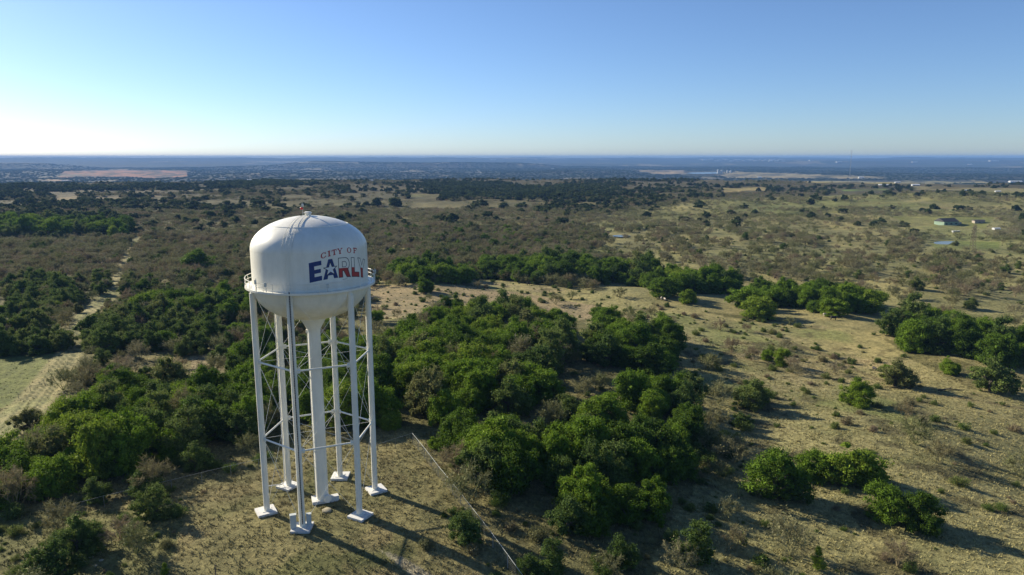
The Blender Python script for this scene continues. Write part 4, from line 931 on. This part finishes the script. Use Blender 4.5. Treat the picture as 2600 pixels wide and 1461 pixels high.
i = ok & isoak; n = i.sum(); sc = r.uniform(.65, 1.25, n) * 1.15; stuff('oak_woodland', x[i], y[i], r.uniform(0, 6.28, n), sc, r.integers(0, 4, n), OLO, "dark oak woodland with small clearings beyond the brown flat", "woodland", sc * r.uniform(.6, .95, n))
i = ok & ~isoak; n = i.sum(); sc = r.uniform(.75, 1.45, n); sc = np.where(right[i], sc * .8, sc); stuff('mesquite_thicket', x[i], y[i], r.uniform(0, 6.28, n), sc, np.where(right[i] & (r.random(n) < .8), r.integers(0, 2, n) * 2 + 1, r.integers(0, 4, n)), THK, "brown and olive mesquite brush out to the dark oak woodland", "thicket", sc * r.uniform(.7, 1.0, n))
# valley woods beyond the edge of the plateau
x, y, z, px, py, d, u, r = candidates(3000, 9500, .0011, 41, 41)
fm = np.zeros(len(x), bool)
for poly, c in FIELDS: fm |= inpoly(px, py, poly)
fm |= inpoly(px, py, [(1715, 431), (1825, 431), (1825, 443), (1715, 443)])
clear = sstep(.70, .74, vnoise(x, y * .35, 420, 13, 4))
ok = (~fm) & (r.random(len(x)) > .8 * clear) & (u < .55 + .6 * vnoise(x, y, 200, 42)); n = ok.sum(); sc = r.uniform(1.3, 2.6, n)
stuff('valley_woodland', x[ok], y[ok], r.uniform(0, 6.28, n), sc, r.integers(0, 4, n), OLO, "blue hazy woodland covering the valley below the horizon", "woodland", sc * .38)

# ------------------------------------------------------------------ grass tufts (uncountable): short blades standing on the near ground
def tufts():
    r = np.random.default_rng(77); n = 120000; d = np.sqrt(r.uniform(62 ** 2, 230 ** 2, n)); a = R_(1) * r.uniform(-43, 43, n); x, y = d * np.sin(a), d * np.cos(a); z = hgt(x, y)
    px, py = project(x, y, z); px, py = px / OV, py / OV; keep = inpoly(px, py, Z_CLEAR) | inpoly(px, py, Z_PAST) | inpoly(px, py, Z_OPEN) | (py > 900)
    keep &= ~(inpoly(px, py, Z_LEFTF) | (track_mask(px, py) > .1)) | (r.random(n) < .15)
    keep &= r.random(n) < np.clip(130 / d, .25, 1) * (.35 + .8 * vnoise(x, y, 4, 14)); keep &= (np.hypot(x - T[0], y - T[1]) > 1.8)
    x, y, z, d = x[keep], y[keep], z[keep], d[keep]; n = len(x); c = ground_col(x, y, z)
    k = 6; X = np.repeat(x, k); Y = np.repeat(y, k); Zz = np.repeat(z, k); m = n * k
    a = r.uniform(0, 6.28, m); hgt_ = r.uniform(.14, .36, m) * np.repeat(r.uniform(.6, 1.3, n), k); lean = r.uniform(.05, .35, m); w_ = r.uniform(.03, .07, m)
    bx, by = X + r.normal(size=m) * .12, Y + r.normal(size=m) * .12; p = np.stack([np.cos(a + 1.57) * w_, np.sin(a + 1.57) * w_, np.zeros(m)], 1)
    b0 = np.stack([bx, by, Zz - .02], 1); tip = b0 + np.stack([np.cos(a) * lean, np.sin(a) * lean, hgt_], 1)
    V = np.stack([b0 - p, b0 + p, tip], 1).reshape(-1, 3); ms = npmesh("dry_grass", V, np.arange(3 * m).reshape(-1, 3))
    cc = np.repeat(c * r.uniform(.65, 1.45, (n, 1)) * np.array([1.0, 1.0, .95]), k * 3, 0); at_ = ms.color_attributes.new("albedo", 'FLOAT_COLOR', 'POINT')
    at_.data.foreach_set("color", np.concatenate([cc, np.ones((len(cc), 1))], 1).astype(np.float32).ravel())
    mt, t, p_ = newmat("grass_blades"); vc = N(t, "ShaderNodeVertexColor"); vc.layer_name = "albedo"; t.links.new(vc.outputs[0], p_.inputs["Base Color"]); p_.inputs["Roughness"].default_value = .9; p_.inputs["Specular IOR Level"].default_value = .1
    tag(obj("dry_grass", ms, mt), "dry grass tufts over the tower clearing and the tan pasture", "grass", kind="stuff")
tufts()

# ------------------------------------------------------------------ rocks
def rock(u, v, wpx, label):
    r = np.random.default_rng(int(u * 7 + v)); V, Fc = ICO[0].copy(), ICO[1]; V = V * (1 + .18 * r.normal(size=(len(V), 1)) * .6); V[:, 2] = np.clip(V[:, 2], -.6, .45)
    p = ato(u, v)[0]; s = wpx * OV * (p[1] * CP - p[2] * SP) / F_PX / 2; o = obj("rock", npmesh("rock", V, Fc), M['rock'], None, tuple(p)); o.scale = (s, s * r.uniform(.6, .9), s * .42); o.rotation_euler = (0, 0, r.uniform(0, 3))
    tag(o, label, "rock", "pale limestone rocks left of the tower clearing")
for k, (u, v, wp) in enumerate([(245, 1362, 22), (262, 1374, 14), (235, 1380, 20), (248, 1392, 18), (228, 1402, 14), (255, 1410, 12), (212, 1412, 16), (198, 1426, 14), (268, 1352, 12), (240, 1424, 10)]):
    rock(u, v, wp, ["largest pale slab at the top of the rock patch", "pale rock right of the largest slab", "broad pale slab in the middle of the rock patch", "flat rock just below the middle slab", "small pale rock left of the flat one", "small rock low on the right of the patch", "grey slab at the lower left of the patch",
                    "lowest rock on the left of the patch", "small topmost rock of the patch", "tiny rock lowest on the right"][k])
# ------------------------------------------------------------------ cattle
def cow_mesh(calf=False):
    q = MB()
    q.tube([(-.95, 0, 1.02), (-.85, 0, 1.05), (-.45, 0, 1.0), (.1, 0, .96), (.55, 0, 1.0), (.8, 0, 1.08)], [.16, .33, .38, .42, .38, .25], 12)
    q.tube([(.7, 0, 1.12), (1.0, 0, 1.12), (1.2, 0, .95)], [.26, .20, .15], 10)
    q.tube([(1.12, 0, 1.02), (1.3, 0, .85), (1.5, 0, .62)], [.15, .15, .08], 10)
    for s in (-1, 1):
        q.tube([(.55, .17 * s, .85), (.57, .18 * s, .45), (.55, .18 * s, 0)], [.14, .075, .06], 8)
        q.tube([(-.75, .17 * s, .95), (-.68, .18 * s, .62), (-.84, .18 * s, .38), (-.80, .18 * s, 0)], [.19, .12, .07, .06], 8)
        q.tube([(1.12, .1 * s, 1.1), (1.06, .3 * s, 1.12)], [.05, .07], 6)
    q.tube([(-1.0, 0, 1.15), (-1.1, 0, .9), (-1.08, 0, .5)], [.04, .03, .05], 6)
    m = q.mesh("cow", True); return m
cowm = {}
for u, v, rz, mt, s, label in [(2076, 797, .3, 'cow_w', 1.0, "white cow grazing under the left half of the dense oak hedge"), (2097, 806, -.15, 'cow_d', 1.15, "black cow walking just below the white one by the hedge"), (1664, 755, 1.3, 'cow_w', .95, "left one of the pale cow pair facing away on bare ground"),
                               (1672, 757, -1.4, 'cow_w', .85, "right one of the pale cow pair"), (1951, 703, .1, 'cow_b', .95, "brown cow lying pale against the grass above the belt"), (1330, 718, .4, 'cow_d', .9, "dark cow below the middle of the oak belt"), (2200, 934, -1.5, 'cow_d', .85, "dark calf head-on left of a low round shrub")]:
    p = ato(u, v)[0]; b = empty("cow", tuple(p), rz, s); m = cow_mesh(); m.materials.append(M[mt]); obj("body", m, None, b); tag(b, label, "cow", "cattle grazing in the pastures")
p0 = ato(2360, 984)[0]; p1 = ato(2420, 983)[0]
q = MB(); q.tube([(0, 0, .2), tuple((p1 - p0) * .5 + (0, .5, .3)), tuple(p1 - p0 + (0, 0, .15))], [.22, .16, .06], 8); q.tube([tuple((p1 - p0) * .5 + (0, .5, .3)), tuple((p1 - p0) * .7 + (0, 1.2, .7))], [.1, .03], 6); o = q.build("fallen_log", M['bark'], None, True); o.location = tuple(p0)
tag(o, "long fallen log lying on the right-hand pasture", "log")

# ------------------------------------------------------------------ buildings
def house(name, u, v, wpx, hpx, label, cat, wall='whitewall', roof='metalroof', rz=0.0, depthf=.6, gable=.35, windows=2, group=None):
    p = ato(u, v)[0]; k = OV * (p[1] * CP - p[2] * SP) / F_PX; W, H = wpx * k, hpx * k; Dp = W * depthf; rh = H * gable; wh = H - rh
    b = empty(name, (p[0], p[1], p[2] - .3), rz); tag(b, label, cat, group)
    MB().box((0, 0, wh / 2), (W, Dp, wh + .6)).build("wall", M[wall], b)
    q = MB(); e = W * .02 + .2
    V = [(-W / 2 - e, -Dp / 2 - e, wh + .31), (W / 2 + e, -Dp / 2 - e, wh + .31), (W / 2 + e, Dp / 2 + e, wh + .31), (-W / 2 - e, Dp / 2 + e, wh + .31), (-W / 2 - e, 0, wh + .31 + rh), (W / 2 + e, 0, wh + .31 + rh)]
    q.add(V, [(0, 1, 5, 4), (2, 3, 4, 5), (3, 0, 4), (1, 2, 5), (0, 3, 2, 1)]); q.build("roof", M[roof], b)
    for j in range(windows):
        x_ = (j + .5) / windows * W - W / 2; MB().box((x_, -Dp / 2 - .02, wh * .5), (W * .13, .06, wh * .34)).build("window", M['glass'], b)
    return b, W, Dp, H
b, W, Dp, H = house("house", 2380, 566, 44, 17, "pale green house with a dark roof on the right", "house", 'greenwall', 'darkroof', .25, .7, .45, 3)
MB().box((W * .66, -.5, H * .22), (W * .34, Dp * .6, H * .42)).build("porch", M['tanwall'], b)
house("shed", 2461, 561, 24, 8, "brown tin shed right of the green house", "shed", 'tanwall', 'darkroof', -.1, .6, .3, 1)
house("shed", 2506, 578, 16, 5, "small pale shed below the brown one by the right edge", "shed", 'whitewall', 'metalroof', .1, .6, .3, 1)
house("trailer", 2404, 584, 17, 3.5, "low flat white trailer below the green house", "trailer", 'whitewall', 'metalroof', .05, .35, .15, 1)
for u, v, wp, hp, lb in [(632, 457, 18, 6, "white barn with a broad pale roof above the dark woods left of the tower"), (643, 502, 12, 5, "small white cabin in a clearing left of the tower mast"), (934, 457, 9, 4.5, "tiny bright white house in the woods right of the tower mast"), (1124, 451, 5, 4.5, "lone white shed in the far woods near the top centre"),
                         (2224, 468, 24, 4, "long white shed among the right-hand fields"), (2303, 468, 17, 4.5, "white farmhouse at the end of the long fields"), (2166, 449, 12, 4, "cream barn behind the long tan field"), (2510, 484, 12, 4, "white cottage on the right edge fields"), (2554, 459, 26, 4, "long pale barn at the right edge"), (2258, 461, 12, 3.5, "pale shed behind the long white one"),
                         (1910, 449, 10, 4, "white cottage beneath the tan field left of its trees"), (2430, 481, 8, 3.5, "tiny grey house in the right fields")]:
    house("farm_building", u, v, wp, hp, lb, "farm building", 'whitewall', 'metalroof', random.uniform(-.3, .3), .6, .4, 2 if wp > 10 else 1, "farm buildings in the distance")
r_ = random.Random(4)
tb = [(1765 + k * 9 + r_.uniform(-3, 3), 404 + r_.uniform(-2.5, 3), r_.uniform(4, 12), r_.uniform(1.2, 2.4)) for k in range(24)] + [(2040, 405, 10, 2), (2110, 409, 14, 2), (2300, 409, 12, 1.6), (2440, 415, 9, 2), (2500, 406, 20, 1.6), (1240, 403, 14, 1.3), (1390, 426, 8, 1.6), (560, 449, 16, 2.0), (700, 427, 50, 1.3), (165, 456, 20, 2)]
tb.sort()
for k, (u, v, wp, hp) in enumerate(tb):
    house("distant_building", u, v, wp, hp, f"pale {'long' if wp > 9 else 'small'} distant building, {ORD[k] if k < 30 else ['thirty-first','thirty-second','thirty-third','thirty-fourth'][k-30]} from the left along the hazy horizon", "building", 'whitewall', 'metalroof', r_.uniform(-.3, .3), .5, .2, 0, "town buildings on the horizon")
# silos by the blue pond
for k, (u, v, wp, hp, lb) in enumerate([(1806, 437, 4.5, 9, "left tall white silo beside the blue pond"), (1815, 437, 4.5, 8, "second tall white silo beside the blue pond"), (1830, 435, 5, 5, "short white silo right of the tall pair"), (1838, 435, 5, 5, "rightmost short white silo by the blue pond")]):
    p = ato(u, v)[0]; kk = OV * (p[1] * CP - p[2] * SP) / F_PX; b = empty("silo", tuple(p)); tag(b, lb, "silo", "silos by the far pond")
    MB().lathe([(wp * kk / 2, -1), (wp * kk / 2, hp * kk)], 20).build("shell", M['whitewall'], b, True); MB().lathe([(wp * kk / 2 * 1.03, hp * kk), (.01, hp * kk * 1.15)], 20).build("cap", M['metalroof'], b, True)
def lattice(u, v, hpx, wpx, name, label, cat, thick, mat='rust', segs=9, guy=False, p=None):
    p = ato(u, v)[0] if p is None else p; k = OV * (p[1] * CP - p[2] * SP) / F_PX; H, W = hpx * k, wpx * k; b = empty(name, tuple(p), .4); tag(b, label, cat)
    c = [(-1, -1), (1, -1), (1, 1), (-1, 1)]; f = lambda t: W / 2 * (1 - .6 * t)
    for sx_, sy_ in c: MB().tube([(sx_ * f(0), sy_ * f(0), -.5), (sx_ * f(1), sy_ * f(1), H)], thick, 5).build("leg", M[mat], b)
    q = MB()
    for s in range(segs):
        t0, t1 = s / segs, (s + 1) / segs
        for j in range(4):
            a, d_ = c[j], c[(j + 1) % 4]; q.tube([(a[0] * f(t0), a[1] * f(t0), t0 * H), (d_[0] * f(t1), d_[1] * f(t1), t1 * H)], thick * .6, 4); q.tube([(d_[0] * f(t0), d_[1] * f(t0), t0 * H), (a[0] * f(t1), a[1] * f(t1), t1 * H)], thick * .6, 4)
    q.build("bracing", M[mat], b); return b, H
b, H = lattice(2446, 628, 62, 10, "power_pylon", "rusty lattice power pylon standing in brush below the green house", "pylon", .09)
MB().box((0, 0, H * .9), (5.5, .2, .2), 0).build("cross_arm", M['rust'], b)
mx_, my_ = (2126 * OV - 1300) / F_PX * 2950 / CP * .985, 2950.0; mz_ = float(hgt(mx_, my_)); kk_ = OV * (my_ * CP - mz_ * SP) / F_PX
b, H = lattice(0, 0, (29 - mz_) / kk_, 2.2, "radio_mast", "thin radio mast rising above the horizon on the right", "mast", .15, 'galv', 14, p=np.array((mx_, my_, mz_)))
lattice(1364, 405, 8, 1.5, "radio_mast", "tiny pale mast on the horizon near the centre", "mast", .8, 'galv', 5)

# ------------------------------------------------------------------ haze
q = MB(); q.box((0, 0, (32 - 170) / 2.0), (52000, 52000, 202)); hz = q.build("haze", None)
hm = bpy.data.materials.new("haze_air"); hm.use_nodes = True; t = hm.node_tree; t.nodes.remove(t.nodes["Principled BSDF"]); pv = N(t, "ShaderNodeVolumePrincipled")
pv.inputs["Color"].default_value = (.19, .38, .74, 1); pv.inputs["Density"].default_value = 7.5e-5; pv.inputs["Anisotropy"].default_value = .0
t.links.new(pv.outputs[0], t.nodes["Material Output"].inputs["Volume"]); hz.data.materials.append(hm); tag(hz, "pale blue haze over the distant land", "haze", kind="stuff")
